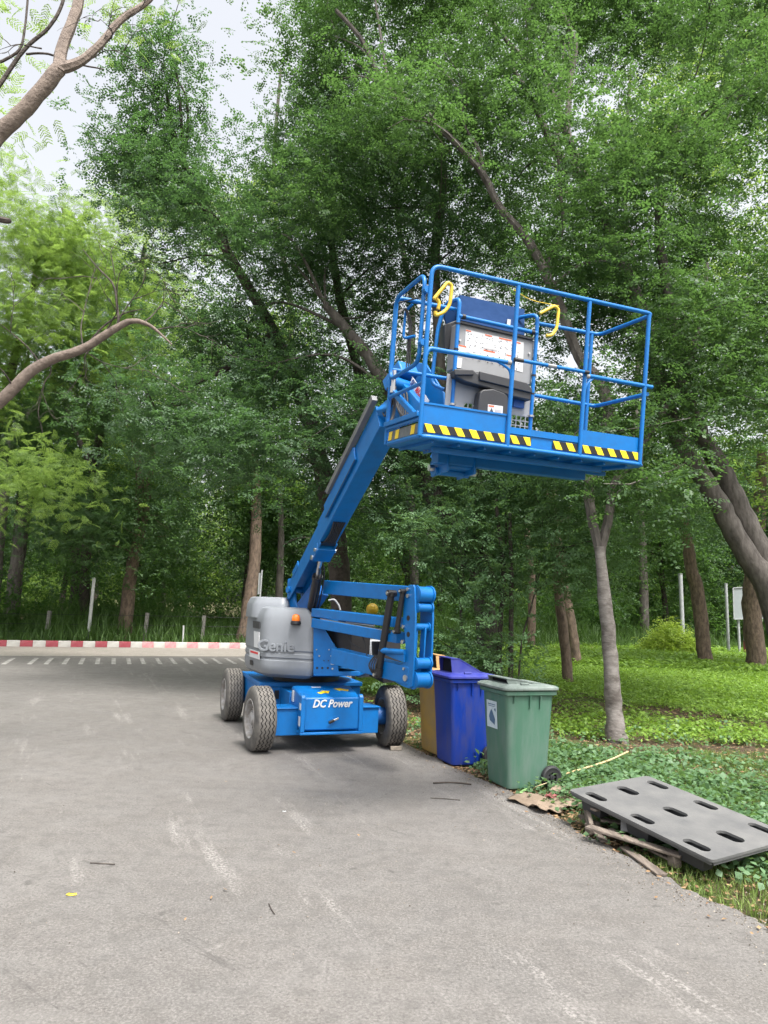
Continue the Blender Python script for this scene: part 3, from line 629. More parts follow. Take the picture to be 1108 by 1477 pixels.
# undergrowth: tall grass and scrub behind the kerb
def blades(P, h, wd, rg, lean=.35):
    n = len(P); a = rg.uniform(0, 2 * pi, n); l_ = rg.uniform(.1, lean, n) * h; hh = h * rg.uniform(.6, 1.15, n); w2 = wd * rg.uniform(.7, 1.3, n); b_ = a + pi / 2 + rg.normal(0, .4, n)
    dx, dy = np.cos(a), np.sin(a); sx, sy = np.cos(b_) * w2 / 2, np.sin(b_) * w2 / 2
    V = np.empty((n, 6, 3))
    for i, (t, ww) in enumerate(((0, 1), (.55, .85))):
        V[:, 2 * i, 0] = P[:, 0] + dx * l_ * t * t - sx * ww; V[:, 2 * i + 1, 0] = P[:, 0] + dx * l_ * t * t + sx * ww
        V[:, 2 * i, 1] = P[:, 1] + dy * l_ * t * t - sy * ww; V[:, 2 * i + 1, 1] = P[:, 1] + dy * l_ * t * t + sy * ww
        V[:, 2 * i, 2] = V[:, 2 * i + 1, 2] = P[:, 2] + hh * t
    V[:, 4] = V[:, 5] = np.stack([P[:, 0] + dx * l_ * 1.3, P[:, 1] + dy * l_ * 1.3, P[:, 2] + hh * .93], -1)
    V[:, 5, 0] += .002; o = np.arange(n)[:, None] * 6
    F = np.concatenate([o + np.array([0, 1, 3, 2]), o + np.array([2, 3, 5, 4])]); r = np.repeat(rg.random(n), 6)
    return V.reshape(-1, 3), F, r
rgG = np.random.default_rng(31)
n = 42000; s = rgG.uniform(8, 75, n); d = rgG.uniform(.25, 9, n) ** 1; hh = np.clip(.5 + d * .28, .5, 1.7) * rgG.uniform(.7, 1.25, n) * (.8 + .3 * np.sin(s * 1.3) * np.sin(s * .37))
P = np.stack([KL0.x + kd.x * s + kn.x * d, KL0.y + kd.y * s + kn.y * d, np.full(n, -.03)], -1)
V, F, r = blades(P, hh, .035, rgG, .55)
tag(npmesh('tall_grass', V, F, GRASSM, r), 'dense tall rank grass behind the striped kerb', 'grass', kind='stuff')
C = []
for k in range(230):
    s = rgG.uniform(5, 80); d = rgG.uniform(4.5, 13); p = KL0 + kd * s + kn * d; C.append(ell(rgG, (p.x, p.y, rgG.uniform(.5, 2.6)), (.95, .9, .8), 62))
for k in range(120):      # the same scrub beyond the road on the right
    x = rgG.uniform(640, 1350); Y = rgG.uniform(37, 44); p = at(x, 890, Y); C.append(ell(rgG, (p.x, p.y, rgG.uniform(.3, 3.4)), (1.3, 1.2, .9), 70))
V, F, r = cloud('broad', np.concatenate(C), rgG, 1.25, .6)
tag(npmesh('undergrowth', V, F, LEAF_F, r), 'leafy scrub and creepers under the trees beyond the road', 'undergrowth', kind='stuff')

# ---- the lawn island: ground cover, grass, fallen leaves
EP = np.array([(p.x, p.y) for p in edge_r])
def right_of_edge(x, y, off=0.):
    ex = np.interp(y, EP[:, 1], EP[:, 0]); return x > ex + off
assert (np.diff(EP[:, 1]) > -.2).mean() > .9
o_ = np.argsort(EP[:, 1]); EP = EP[o_]
def scatter(n, x0, x1, y0, y1, rg, off=.02, far=None):
    x = rg.uniform(x0, x1, n); y = rg.uniform(y0, y1, n); k = right_of_edge(x, y, off) & (x < y * .62 + 1.2) & (y < 31 + .18 * x)
    return x[k], y[k]
def fbm(x, y, s, seed):
    rg = np.random.default_rng(seed); v = np.zeros_like(x); a = 1.
    for o in range(5):
        for k in range(3):
            th = rg.uniform(0, pi); ph = rg.uniform(0, 6.28); v += a * np.sin((x * cos(th) + y * sin(th)) * s * (1.9 ** o) + ph) / 3
        a *= .6
    return v
def lawn(n, x0, x1, y0, y1, sc, seed, dens, zs=1., tilt=.3):
    rg = np.random.default_rng(seed); x, y = scatter(n, x0, x1, y0, y1, rg, .03)
    p = dens(x, y); k = rg.random(len(x)) < p; x, y = x[k], y[k]
    return np.stack([x, y, rg.uniform(-.03, .0, len(x))], -1), rg
# weeds close by: thick behind the pallet, thinner by the bins, brownish strip in the shade
dn = lambda x, y: np.clip(.20 - .5 * (y < 4.9) + .5 * fbm(x, y, 1.5, 3) + .35 * np.exp(-((x - 3.0 - .35 * (y - 6)) ** 2) / 1.2) * (y < 8.5) - .35 * (y > 8.6) - .5 * (x < 1.2) * (y > 7.6), .02, 1)
Ps, rg = lawn(26000, 0, 6, 3.6, 10.5, 1, 51, dn)
_d = Ps[:, 0] - np.interp(Ps[:, 1], EP[:, 1], EP[:, 0]); _k = (_d > .30) | (rg.random(len(Ps)) < .30 * (_d > .06)); Ps = Ps[_k]
V, F, r = cloud('ground', Ps, rg, .95, .4, .6, 1.7)
tag(npmesh('weeds', V, F, LEAF_S, r), 'low soft-leaved weeds covering the ground behind the pallet', 'weeds', kind='stuff')
dn = lambda x, y: np.clip(.36 + .5 * fbm(x, y, .9, 8) + .09 * (y - 11.5) - .8 * np.exp(-((x - .4) / 1.6) ** 2) * (y < 13.5), .02, 1)
Ps, rg = lawn(92000, -2, 20, 9.5, 22, 1, 52, dn)
V, F, r = cloud('ground', Ps, rg, 1.15, .3, .6, 1.5)
tag(npmesh('clover_cover', V, F, LEAF_G, r), 'bright clover-like ground cover spread over the lawn between the trees', 'ground cover', kind='stuff')
Ps, rg = lawn(46000, -2, 26, 21, 36, 1, 53, lambda x, y: np.clip(.8 + .3 * fbm(x, y, .5, 9), .1, 1))
V, F, r = cloud('ground', Ps, rg, 2.3, .3, .7, 1.4)
tag(npmesh('clover_cover', V, F, LEAF_G, r), 'yellow-green ground cover at the far side of the lawn by the road', 'ground cover', kind='stuff')
rg = np.random.default_rng(54); x, y = scatter(60000, 0, 6, 3.4, 9, rg, .04); k = rg.random(len(x)) < np.clip(.5 + .6 * fbm(x, y, 2.1, 12) + np.where(y < 5.1, .9, -.22), .03, 1); x, y = x[k], y[k]
V, F, r = blades(np.stack([x, y, np.full(len(x), -.03)], -1), np.full(len(x), .075), .005, rg, .8)
tag(npmesh('short_grass', V, F, TURF, r), 'short green grass along the edge of the concrete', 'grass', kind='stuff')
# dry leaves and litter on the soil and at the rim of the concrete
rg = np.random.default_rng(55); x = rg.uniform(-1.5, 6, 62000); y = rg.uniform(3.5, 13, 62000); ex = np.interp(y, EP[:, 1], EP[:, 0]); dd = x - ex
k = rg.random(len(x)) < np.where(dd > 0, np.clip(1.0 - .35 * dd, .16, 1) * np.where(y < 5, .35, 1), np.where(dd > -.5, .16 * np.exp(dd * 8), .0009)); x, y, dd = x[k], y[k], dd[k]; n = len(x)
a = rg.uniform(0, 6.28, n); L_ = rg.uniform(.008, .026, n) * np.where(dd < 0, .8, 1.2); W_ = L_ * rg.uniform(.35, .7, n); z = np.where(dd > 0, -.02, .004) + rg.uniform(0, .012, n)
V = np.empty((n, 4, 3)); 
for i, (p_, q_) in enumerate(((-1, 0), (0, 1), (1, 0), (0, -1))):
    V[:, i, 0] = x + np.cos(a) * L_ * p_ - np.sin(a) * W_ * q_; V[:, i, 1] = y + np.sin(a) * L_ * p_ + np.cos(a) * W_ * q_; V[:, i, 2] = z + rg.uniform(0, .012, n)
tag(npmesh('fallen_leaves', V.reshape(-1, 3), np.arange(4 * n).reshape(-1, 4), LITTER, np.repeat(rg.random(n), 4)), 'small dry brown leaves littering the soil beside the concrete', 'leaves', kind='stuff')
TRI = sum(len(m_.polygons) for m_ in bpy.data.meshes); print('FACES', TRI)
# yellow-green bush by the far trunk
bb = gnd(968, 946); rg = np.random.default_rng(60)
bush = thing('bush', bb, 'low bright yellow-green bush left of the mottled leaning trunk', 'bush')
q = MB()
for k in range(7): a = 2 * pi * k / 7; q.tube(smooth_path([bb, bb + Vector((.3 * cos(a), .3 * sin(a), .35)), bb + Vector((.65 * cos(a), .65 * sin(a), .6))], 4), .012, 5)
q.build('stem', BARKD, bush)['kind'] = 'stuff'
C = [ell(rg, (bb.x + 1.0 * cos(k * 2.4) * sqrt(k / 40), bb.y + .7 * sin(k * 2.4) * sqrt(k / 40), rg.uniform(.2, .4 + .95 * (1 - k / 40))), (.42, .42, .32), 46) for k in range(40)]
V, F, r = cloud('broad', np.concatenate(C), rg, .75, .5); npmesh('foliage', V, F, leafmat('leaf_lime', (.14, .235, .03), (.30, .39, .06), (.36, .48, .06), .4), r, bush)['kind'] = 'stuff'

# ================================================================== THE BOOM LIFT
LC = Vector((-.9166, 9.2177, 0)); LY = .3527
lu = Vector((cos(LY), sin(LY), 0)); lv = Vector((-sin(LY), cos(LY), 0)); Z = Vector((0, 0, 1))
def ch(u, v, z): return LC + lu * u + lv * v + Z * z
lift = thing('boom_lift', LC, 'blue articulating boom lift with grey engine cover and raised basket, parked on the concrete', 'boom lift')
def chbox(b, u0, u1, v0, v1, z0, z1):
    return b.box(ch((u0 + u1) / 2, (v0 + v1) / 2, (z0 + z1) / 2), lu * (u1 - u0) / 2, lv * (v1 - v0) / 2, Z * (z1 - z0) / 2)
# ---- wheels: tread with four zigzag grooves, real grooves
def tyre_mesh(R=.347, W=.225):
    b = MB(); n = 132; hw = W / 2
    prof = [(-hw, .205, 0), (-hw - .004, .245, 0), (-hw - .003, .29, 0), (-hw + .008, .325, 0), (-hw + .02, R - .008, 0), (-hw + .026, R - .003, 0)]
    gr = [-.062, -.021, .021, .062]
    for g in gr:
        prof += [(g - .0055, R, 1), (g - .0035, R - .011, 1), (g + .0035, R - .011, 1), (g + .0055, R, 1)]
    prof += [(hw - .026, R - .003, 0), (hw - .02, R - .008, 0), (hw - .008, .325, 0), (hw + .003, .29, 0), (hw + .004, .245, 0), (hw, .205, 0)]
    vs = []; P = len(prof)
    for k in range(n):
        a = 2 * pi * k / n; tri = (abs((k % 4) - 2) - 1) * .010
        lug = .003 if (k % 4) < 2 else -.003
        for (x, r, z) in prof:
            xx = x + (tri if z else 0); rr = r
            if not z and r > .33: rr = r + (lug if r < R - .004 else 0)
            vs.append((xx, rr * cos(a), rr * sin(a)))
    fs = []
    for k in range(n):
        j = (k + 1) % n
        for i in range(P - 1):
            fs.append((k * P + i, k * P + i + 1, j * P + i + 1, j * P + i)); 
    b.add(vs, fs, False)
    b.sm = [prof[i][2] == 0 and prof[i + 1][2] == 0 for k in range(n) for i in range(P - 1)]
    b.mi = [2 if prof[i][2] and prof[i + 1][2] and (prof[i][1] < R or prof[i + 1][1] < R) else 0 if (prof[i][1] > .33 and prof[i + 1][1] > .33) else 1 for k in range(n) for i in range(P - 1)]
    return b
def make_wheel():
    root = bpy.data.objects.new('wheel', None); COL.objects.link(root)
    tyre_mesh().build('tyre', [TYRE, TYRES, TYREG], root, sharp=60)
    b = MB()   # dish rim, outer side towards -x
    b.lathe([(.207, .105), (.212, .112), (.207, .118), (.196, .112), (.19, .06), (.175, .03), (.15, .045), (.10, .062), (.085, .06), (.085, .0)], (0, 0, 0), (-1, 0, 0), 40)
    b.lathe([(.207, -.10), (.212, -.108), (.19, -.10), (.185, -.02), (.12, 0), (.0, 0)], (0, 0, 0), (-1, 0, 0), 32)
    b.build('rim', RIM, root)
    b = MB(); b.lathe([(.072, .04), (.072, .085), (.06, .10), (.035, .104), (0, .104)], (0, 0, 0), (-1, 0, 0), 24)
    b.build('hub', RIM, root)
    b = MB()
    for k in range(9):
        a = 2 * pi * k / 9; b.cyl((-.055, .1 * cos(a), .1 * sin(a)), (-.078, .1 * cos(a), .1 * sin(a)), .011, 6)
    b.build('wheel_nut', STEEL, root)
    return root
wheel0 = make_wheel()
for i, (su, sv) in enumerate(((-1, -1), (-1, 1), (1, -1), (1, 1))):
    wobj = wheel0 if i == 0 else copy_tree(wheel0)
    steer = (.07, 0, -.06, 0)[i]
    fl = 0 if su < 0 else pi
    wobj.matrix_basis = Matrix.Translation(ch(su * .77, sv * 1.02, .345)) @ Matrix.Rotation(LY + fl + steer, 4, 'Z') @ Matrix.Rotation(.4 * i, 4, 'X')
    bpy.context.view_layer.update(); put(wobj, lift)
# ---- chassis
b = MB(); chbox(b, -.64, .62, -.34, .98, .28, .60); chbox(b, -.66, .64, -.36, 1.0, .602, .655)
chbox(b, -.40, .38, -.84, -.34, .24, .60)
b.build('chassis', BLUE, lift, bevel=.008)
b = MB(); chbox(b, -.63, .585, -1.13, -.86, .17, .455)
b.build('front_axle_beam', BLUE, lift, bevel=.006)
b = MB(); chbox(b, -.645, .60, -1.15, -.84, .4555, .468)
b.build('axle_top_plate', BLUE, lift, bevel=.003)
b = MB(); chbox(b, -.60, .60, .94, 1.10, .22, .44)
for s_ in (-1, 1):
    for vv in (-1.02, 1.02): b.cyl(ch(s_ * .58, vv, .345), ch(s_ * .70, vv, .345), .10, 20)
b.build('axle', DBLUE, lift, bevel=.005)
# battery box: sloping top, two cover ribs
def batt_pts(v, top): return [ch(-.375, v, .235), ch(.30, v, .235), ch(.30, v, top), ch(-.375, v, top)]
b = MB(); f0 = [ch(-.365, -1.33, .25), ch(.292, -1.33, .25), ch(.292, -1.33, .60), ch(-.365, -1.33, .60)]; f1 = [ch(-.385, -.845, .25), ch(.312, -.845, .25), ch(.312, -.845, .675), ch(-.385, -.845, .675)]
b.add(f0 + f1, [(0, 1, 2, 3), (7, 6, 5, 4), (0, 4, 5, 1), (1, 5, 6, 2), (2, 6, 7, 3), (3, 7, 4, 0)])
bat = b.build('battery_box', BLUE, lift, bevel=.018)
b = MB()
for u0 in (-.39, .27):
    pts = [ch(u0, -1.352, .235), ch(u0, -1.352, .60), ch(u0, -1.33, .628), ch(u0, -1.30, .634), ch(u0, -1.295, .235)]
    b.prism(pts, lu * .05)
b.build('cover_rib', BLUE, bat, bevel=.008)
chbox(MB(), -.39, .32, -1.36, -1.2, .21, .234).build('bottom_lip', BLUE, bat, bevel=.004)
text_mb('DC Power', ch(-.262, -1.334, .498), lu, Z, .115, .002, bold=.028, shear=.28, width=.455).build('lettering', WHITE, bat)
tn = (ch(0, -.845, .675) - ch(0, -1.33, .60)).normalized(); tq = lu.cross(tn)
for (uu, tt, rot_) in ((-.075, .20, .5), (.145, .30, 2.7)):     # yellow arrows on the top
    o_ = ch(uu, -1.33, .601) + tn * tt + tq * .002
    c_, s_ = cos(rot_), sin(rot_); ax = lu * c_ + tn * s_; ay = -lu * s_ + tn * c_
    MB().prism([o_ + ax * x + ay * y for x, y in ((-.09, -.03), (.0, -.03), (.0, -.065), (.08, 0), (.0, .065), (.0, .03), (-.09, .03))], tq * .0015).build('yellow_arrow', HAZY, bat)
MB().box(ch(-.12, -1.33, .602) + tn * .40 + tq * .001, lu * .055, tn * .012, tq * .0015).build('label', WHITE, bat)
b = MB(); b.cyl(ch(-.02, -1.333, .36), ch(-.02, -1.365, .36), .013, 12); b.beam(ch(-.065, -1.36, .342), ch(.035, -1.36, .382), .014, .02); b.build('latch', STEEL, bat, bevel=.003)
MB().beam(ch(-.08, -1.375, .338), ch(-.02, -1.37, .36), .03, .028).build('latch_grip', BLACK, bat, bevel=.004)
for (vv, z0, z1) in ((-1.30, .30, .40), (-1.31, .47, .54)):
    MB().box(ch(-.392, vv, (z0 + z1) / 2), lv * .035, Z * (z1 - z0) / 2, lu * .0015).build('label', WHITE, bat)
MB().box(ch(-.3855, -.93, .57), lv * .04, Z * .06, lu * .004).build('label', WHITE, bat)
MB().box(ch(-.6435, -.1, .53), lv * .17, Z * .045, lu * .002).build('side_label', WHITE, lift)
MB().box(ch(-.6455, -.14, .545), lv * .09, Z * .012, lu * .002).build('label_print', RED, lift)
# tie-down slots and little hardware
b = MB(); chbox(b, -.475, -.42, -.352, -.338, .46, .56); chbox(b, -.12, -.05, -.842, -.838, .5, .55); b.build('opening', BLACK, lift)
# ---- turntable: a round bearing and a plate
TC = ch(.0, .02, 0)
b = MB(); b.cyl(TC + Z * .655, TC + Z * .74, .42, 48); b.build('slew_bearing', BLACK, lift)
b = MB(); b.lathe([(.0, .742), (.60, .742), (.61, .75), (.61, .775), (.60, .783), (.0, .783)], TC, Z, 64); b.build('turntable', BLUE, lift)
# directions of the boom set: forward (towards the elbow) and to its right
P_arm = at(470, 895, 8.35); P_elb = at(606, 915, 6.9)
fd = Vector((P_elb.x - P_arm.x, P_elb.y - P_arm.y, 0)).normalized(); rd = Vector((-fd.y, fd.x, 0))   # rd: away to the right
# ---- grey cover: profile lofted round a plan outline
def cover(name, plan, levels, parent, m_=GREY, bev=.0, rad=.13):
    c = sum((Vector(p) for p in plan), Vector((0, 0, 0))) / len(plan); b = MB()
    ring = round_path([Vector((p[0], p[1], 0)) for p in plan], rad, 6, True); n = len(ring); cc = Vector((c.x, c.y, 0)); vs = []
    for z, ins in levels:
        for p in ring:
            d = (cc - p); vs.append(p + d.normalized() * min(ins, d.length * .9) + Z * z)
    L_ = len(levels); fs = [(i * n + k, i * n + (k + 1) % n, (i + 1) * n + (k + 1) % n, (i + 1) * n + k) for i in range(L_ - 1) for k in range(n)]
    b.add(vs, fs, True); b.sm[:] = [True] * len(b.sm)
    b.f += [list(range(n))[::-1], [(L_ - 1) * n + k for k in range(n)]]; b.sm += [False, False]; b.mi += [0, 0]
    return b.build(name, m_, parent, sharp=28)
cA = at(455, 930, 8.28); cB = at(379, 930, 8.42); cC = at(352, 930, 9.25); cA.z = cB.z = cC.z = 0
back = (cC - cB).normalized(); face = (cA - cB).normalized(); fn = Vector((face.y, -face.x, 0))     # fn points out of the lettered face
if fn.y > 0: fn = -fn
cD = cC + face * .62 + back * .1; cE = cA + Vector((.06, .95, 0))
zt = at(440, 877, 8.3).z; zb = at(450, 982, 8.3).z
lv_ = [(zb, .17), (zb + .012, .10), (zb + .05, .035), (zb + .10, .008), (zb + .15, 0), (zb + .205, 0), (zb + .215, .016), (zb + .232, .018), (zb + .245, .002), (zb + .285, .002), (zb + .297, .014), (zb + .315, .014), (zb + .33, 0), (zb + .55, 0), (zt - .14, .01), (zt - .07, .03), (zt - .02, .06), (zt, .11)]
cov = cover('engine_cover', [cA, cB, cC, cD, cE], lv_, lift, rad=.10)
# the lettered corner is cut off on a slope
_p0, _p1 = onplane(438, 876, cB, fn), onplane(457, 897, cB, fn); _sn = (_p1 - _p0).normalized().cross(fn); _sn = _sn if _sn.z > 0 else -_sn
_bm = bmesh.new(); _bm.from_mesh(cov.data); _r = bmesh.ops.bisect_plane(_bm, geom=_bm.verts[:] + _bm.edges[:] + _bm.faces[:], plane_co=_p0, plane_no=_sn, clear_outer=True)
bmesh.ops.holes_fill(_bm, edges=[e for e in _bm.edges if e.is_boundary]); _bm.to_mesh(cov.data); _bm.free()
# the upper tier behind
tA = at(415, 870, 8.62); tB = at(366, 870, 8.75); tC = at(355, 870, 9.35)
for p in (tA, tB, tC): p.z = 0
zt2 = at(390, 861, 8.7).z
cover('cover_top', [tA, tB, tC, tC + face * .5, tA + Vector((.05, .75, 0))], [(zt - .14, -.01), (zt + .02, 0), (zt2 - .06, .02), (zt2 - .015, .05), (zt2, .09)], cov, rad=.12)
# embossed name on the face
g0 = onplane(371, 940, cB + fn * .002, fn); g1 = onplane(424, 942, cB + fn * .002, fn)
text_mb('Genie', g0 + Z * .018, face, Z, .185, .011, bold=.012, width=(g1 - g0).length, bev=.008).build('embossed_lettering', GREY, cov)
# receding side: control recess, labels, hole
sn = Vector((back.y, -back.x, 0));
if sn.x > 0: sn = -sn
def sidepatch(x0, y0, x1, y1, t, name, m_, off=.004):
    o_ = cB + sn * off
    P = [onplane(x0, y0, o_, sn), onplane(x1, y0, o_, sn), onplane(x1, y1, o_, sn), onplane(x0, y1, o_, sn)]
    za, zb_ = (P[0].z + P[1].z) / 2, (P[2].z + P[3].z) / 2
    P[0].z = P[1].z = za; P[2].z = P[3].z = zb_
    MB().prism(P, sn * t).build(name, m_, cov)
sidepatch(365.5, 896, 375.5, 906, .006, 'control_recess', DARKPL); sidepatch(367, 911, 374.5, 934, .006, 'label', WHITE)
sidepatch(360.5, 938, 374.5, 949, .006, 'label', WHITE); sidepatch(362, 939.5, 373, 942.5, .008, 'label_print', RED); sidepatch(361, 952, 365, 959, .006, 'hole', BLACK)
# beacon
bc = onplane(427, 892, cB + fn * .02, fn)
b = MB(); b.lathe([(.0, -.075), (.055, -.075), (.062, -.06), (.056, -.03), (.05, -.028)], bc, Z, 24); bea = b.build('beacon', BLACK, cov)
b = MB(); b.lathe([(.048, -.03), (.05, 0), (.044, .025), (.036, .04), (.02, .048), (0, .05)], bc, Z, 24); b.build('lens', AMBER, bea)
# ---- blue riser plates of the turntable
def sheet(pts, Y=None, th=.02, o=None, n=None, ext=None):
    """outline in photo positions on a vertical plane, given real thickness"""
    P = [onplane(x, y, o, n) for x, y in pts]
    return MB().prism(P, ext if ext is not None else n * th)
po = at(455, 930, 8.27) ; pn = Vector((face.y, -face.x, 0)); pn = -pn if pn.y < 0 else pn    # points away
rise = sheet([(452, 893), (459, 897), (464, 902), (487, 938), (488, 969), (452, 972)], o=po, n=pn, th=.03).build('riser_plate', BLUE, lift, bevel=.004)
b = MB()
for (x, y, r) in ((457.5, 963.5, .013), (465, 963.5, .013), (473, 963.5, .013), (480, 964, .009), (467.5, 953, .007), (474, 953, .007)):
    p = onplane(x, y, po, pn); b.cyl(p - pn * .003, p + pn * .001, r, 12)
b.build('bolt_hole', BLACK, rise)
b = MB()
for (x, y, r) in ((480, 964.5, .011), (475, 937, .007), (457, 937, .007), (461, 946, .009), (478, 946, .007)):
    p = onplane(x, y, po, pn); b.cyl(p - pn * .012, p, r, 8)
b.build('bolt', STEEL, rise)
MB().box(onplane(480.5, 953.5, po - pn * .003, pn), face * .024, Z * .04, pn * .002).build('label', WHITE, rise)
b = MB(); b.prism([onplane(x, 975, po, pn) for x in (452, 519)] + [onplane(517, 975, po, pn) + pn * .5, onplane(452, 975, po, pn) + pn * .6], Z * .05); b.build('deck_plate', BLUE, lift, bevel=.006)
# inner far plate, far cover, dark cabinets seen under the arms
o2 = po + rd * .45; n2 = rd
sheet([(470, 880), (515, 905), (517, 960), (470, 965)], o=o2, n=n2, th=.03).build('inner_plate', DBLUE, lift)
b = sheet([(512, 922), (532, 922), (534, 972), (512, 978)], o=po + rd * .62, n=n2, th=.35); b.build('far_cover', GREY, lift, bevel=.03)
sheet([(531, 925), (553, 925), (553, 985), (533, 975)], o=po + rd * .66, n=n2, th=.25).build('hose_guard', BLACK, lift)
b = MB(); b.beam(at(455, 925, 8.75), at(520, 935, 8.2), .3, .35); b.build('cabinet', BLACK, lift)
# ---- lower and upper linkage arms
def arm(name, x0, y0, Y0, x1, y1, Y1, w_, h_, m_=BLUE, shift=0):
    a, c = at(x0, y0, Y0) + rd * shift, at(x1, y1, Y1) + rd * shift
    b = MB(); b.beam(a, c, w_, h_); return b.build(name, m_, lift, bevel=.006)
arm('upper_link', 474, 847, 8.3, 606, 858, 6.95, .15, .155)
arm('linkage_arm', 457, 883.5, 8.35, 574, 897.5, 7.15, .15, .098)
arm('linkage_arm', 457, 898.5, 8.3, 580, 920, 7.1, .15, .105)
arm('linkage_arm', 486, 946, 8.0, 598, 975, 6.95, .16, .17)
b = MB(); b.beam(at(463, 893, 8.2), at(565, 912, 7.12), .02, .02); b.tube([at(500, 897, 7.8), at(540, 902, 7.4)], .012, 8); b.build('hydraulic_line', STEEL, lift)
MB().box(at(502, 953, 7.77) - rd * .002, fd * .02 , Z * .035, rd * .0015).build('label', LGREY, lift)
# ---- elbow: two side plates with round spacer tubes between them
eo = at(596, 915, 6.86); en = rd
pl_near = [(585, 848), (590, 844), (596, 843.5), (598, 848), (599, 890), (596.5, 960), (594, 990), (590, 993), (583, 991), (570, 984), (569, 961), (581, 958), (585, 935), (584, 915), (581, 900), (582, 870)]
near = sheet(pl_near, o=eo, n=en, th=.022)
near.build('elbow_plate', BLUE, lift, bevel=.004)
P = [onplane(x, y, eo, en) + en * .215 for x, y in pl_near]
MB().prism(P, en * .022).build('elbow_plate', BLUE, lift, bevel=.004)
for (x, y, r, m_) in ((593, 857, .078, BLUE), (594, 876, .042, BLUE), (590, 904, .034, BLUE), (591, 957, .052, BLUE), (589, 981, .075, BLUE)):
    p = onplane(x + 3, y, eo, en); b = MB(); b.cyl(p + en * .02, p + en * .218, r, 28); t_ = b.build('spacer_tube', m_, lift)
    b = MB(); b.cyl(p + en * .024, p + en * .040, r + .012, 28); b.cyl(p + en * .196, p + en * .213, r + .012, 28); b.build('collar', m_, t_)
b = MB()
for (x, y, r) in ((589.5, 850, .016), (589.5, 859.5, .02), (588, 872, .0), (583, 904, .018), (582, 926, .02), (584, 964.5, .014), (586, 978, .03)):
    if r: p = onplane(x, y, eo, en); b.cyl(p - en * .02, p + en * .002, r, 14)
b.build('pin', STEEL, lift)
b = MB()
for (x, y) in ((589, 891.5), (589, 915)):
    p = onplane(x, y, eo, en); b.cyl(p - en * .002, p + en * .001, .026, 18)
b.build('round_hole', BLACK, lift)
b = MB()     # linkage struts inside the elbow
b.beam(onplane(591, 905, eo, en) + en * .07, onplane(588, 950, eo, en) + en * .07, .02, .07); b.beam(onplane(594, 905, eo, en) + en * .15, onplane(591, 950, eo, en) + en * .15, .02, .07)
b.build('strut', BLUE, lift, bevel=.004)
b = MB(); q0, q1 = onplane(556, 938, eo, en) - en * .06, onplane(586, 941, eo, en) - en * .01; b.tube([q0, q1], .028, 14); b.prism([onplane(x, y, eo, en) - en * .03 for x, y in ((556, 943), (586, 943), (586, 955), (574, 951))], en * .02)
b.build('cylinder_bracket', BLUE, lift)
# two black hydraulic cylinders outside the near plate
def hyd(x0, y0, x1, y1, off, r, name='hydraulic_cylinder'):
    a, c = onplane(x0, y0, eo, en) - en * off, onplane(x1, y1, eo, en) - en * off
    d = (c - a); b = MB(); b.tube([a, c], r, 18); b.tube([a - d * .02, a + d * .03], r * 1.2, 18); b.tube([c - d * .08, c + d * .01], r * 1.25, 18)
    for p in (a, c): b.cyl(p - en * r * 1.3, p + en * r * 1.3, r * .9, 16)
    o = b.build(name, BLACK, lift)
    b = MB(); b.cyl(a - en * (r * 1.3 + .012), a - en * r * 1.3, r * .45, 10); b.cyl(c - en * (r * 1.3 + .012), c - en * r * 1.3, r * .45, 10); b.build('pin', STEEL, o)
hyd(570.5, 856, 551.5, 973, .05, .037); hyd(584.5, 853, 576, 911, .03, .026)
b = MB()
for k in range(4):
    b.tube(smooth_path([onplane(548 + k * 2, 945, eo, en) - en * .06, onplane(544 + k * 3, 960 + k, eo, en) - en * .1, onplane(549 + k, 978, eo, en) - en * .05], 5), .008, 6)
b.tube(smooth_path([at(522, 915, 7.6), at(527, 930, 7.55), at(531, 950, 7.5), at(545, 962, 7.4)], 5), .006, 6)
b.tube(smooth_path([at(500, 905, 7.8), at(505, 925, 7.75), at(520, 935, 7.6)], 5), .006, 6)
b.build('hose', RUBBER, lift)
# ---- primary boom, rising towards the camera
A0 = at(428, 851, 8.75); E0 = at(563, 594, 6.15)
bd = (E0 - A0).normalized(); bs = Vector((-bd.y, bd.x, 0)).normalized(); bs = -bs if bs.x < 0 else bs; bu = bs.cross(bd); bu = -bu if bu.z < 0 else bu
BL_ = (E0 - A0).length
def bo(t, s=0, h=0): return A0 + bd * (t * BL_) + bs * s + bu * h
def bbox_(b, t0, t1, s0, s1, h0, h1):
    return b.box(bo((t0 + t1) / 2, (s0 + s1) / 2, (h0 + h1) / 2), bd * (t1 - t0) * BL_ / 2, bs * (s1 - s0) / 2, bu * (h1 - h0) / 2)
# lower outer section: side plates and top, open underneath
b = MB(); bbox_(b, -.03, .52, -.09, -.075, -.10, .10); bbox_(b, -.03, .52, .075, .09, -.10, .10); bbox_(b, -.03, .52, -.0745, .0745, .08, .10); bbox_(b, .02, .33, -.0745, .0745, -.0, .01)
b.build('primary_boom', BLUE, lift, bevel=.004)
b = MB(); bbox_(b, .40, .98, -.10, .10, -.135, .115); bm_ = b.build('boom_tube', BLUE, lift, bevel=.006)
# nose box at the boom end and its dark cable tray along the near side
b = MB(); bbox_(b, .50, .80, -.125, -.102, -.045, .115); tray = b.build('cable_tray', BLUE, lift, bevel=.004)
b = MB(); bbox_(b, .56, 1.0, -.155, -.102, .118, .165); b.build('cable_track', mat('tray_grey', (.16, .165, .17), .45, var=.2), tray, bevel=.003)
b = MB(); bbox_(b, .55, 1.0, -.157, -.10, .1655, .172); b.build('track_lid', LGREY, tray)
b = MB(); bbox_(b, .5, .80, -.1265, -.1255, -.052, -.04); b.build('painted_shadow_line', BLACK, tray)  # thin black strip painting a shadow line along the tray's lower edge
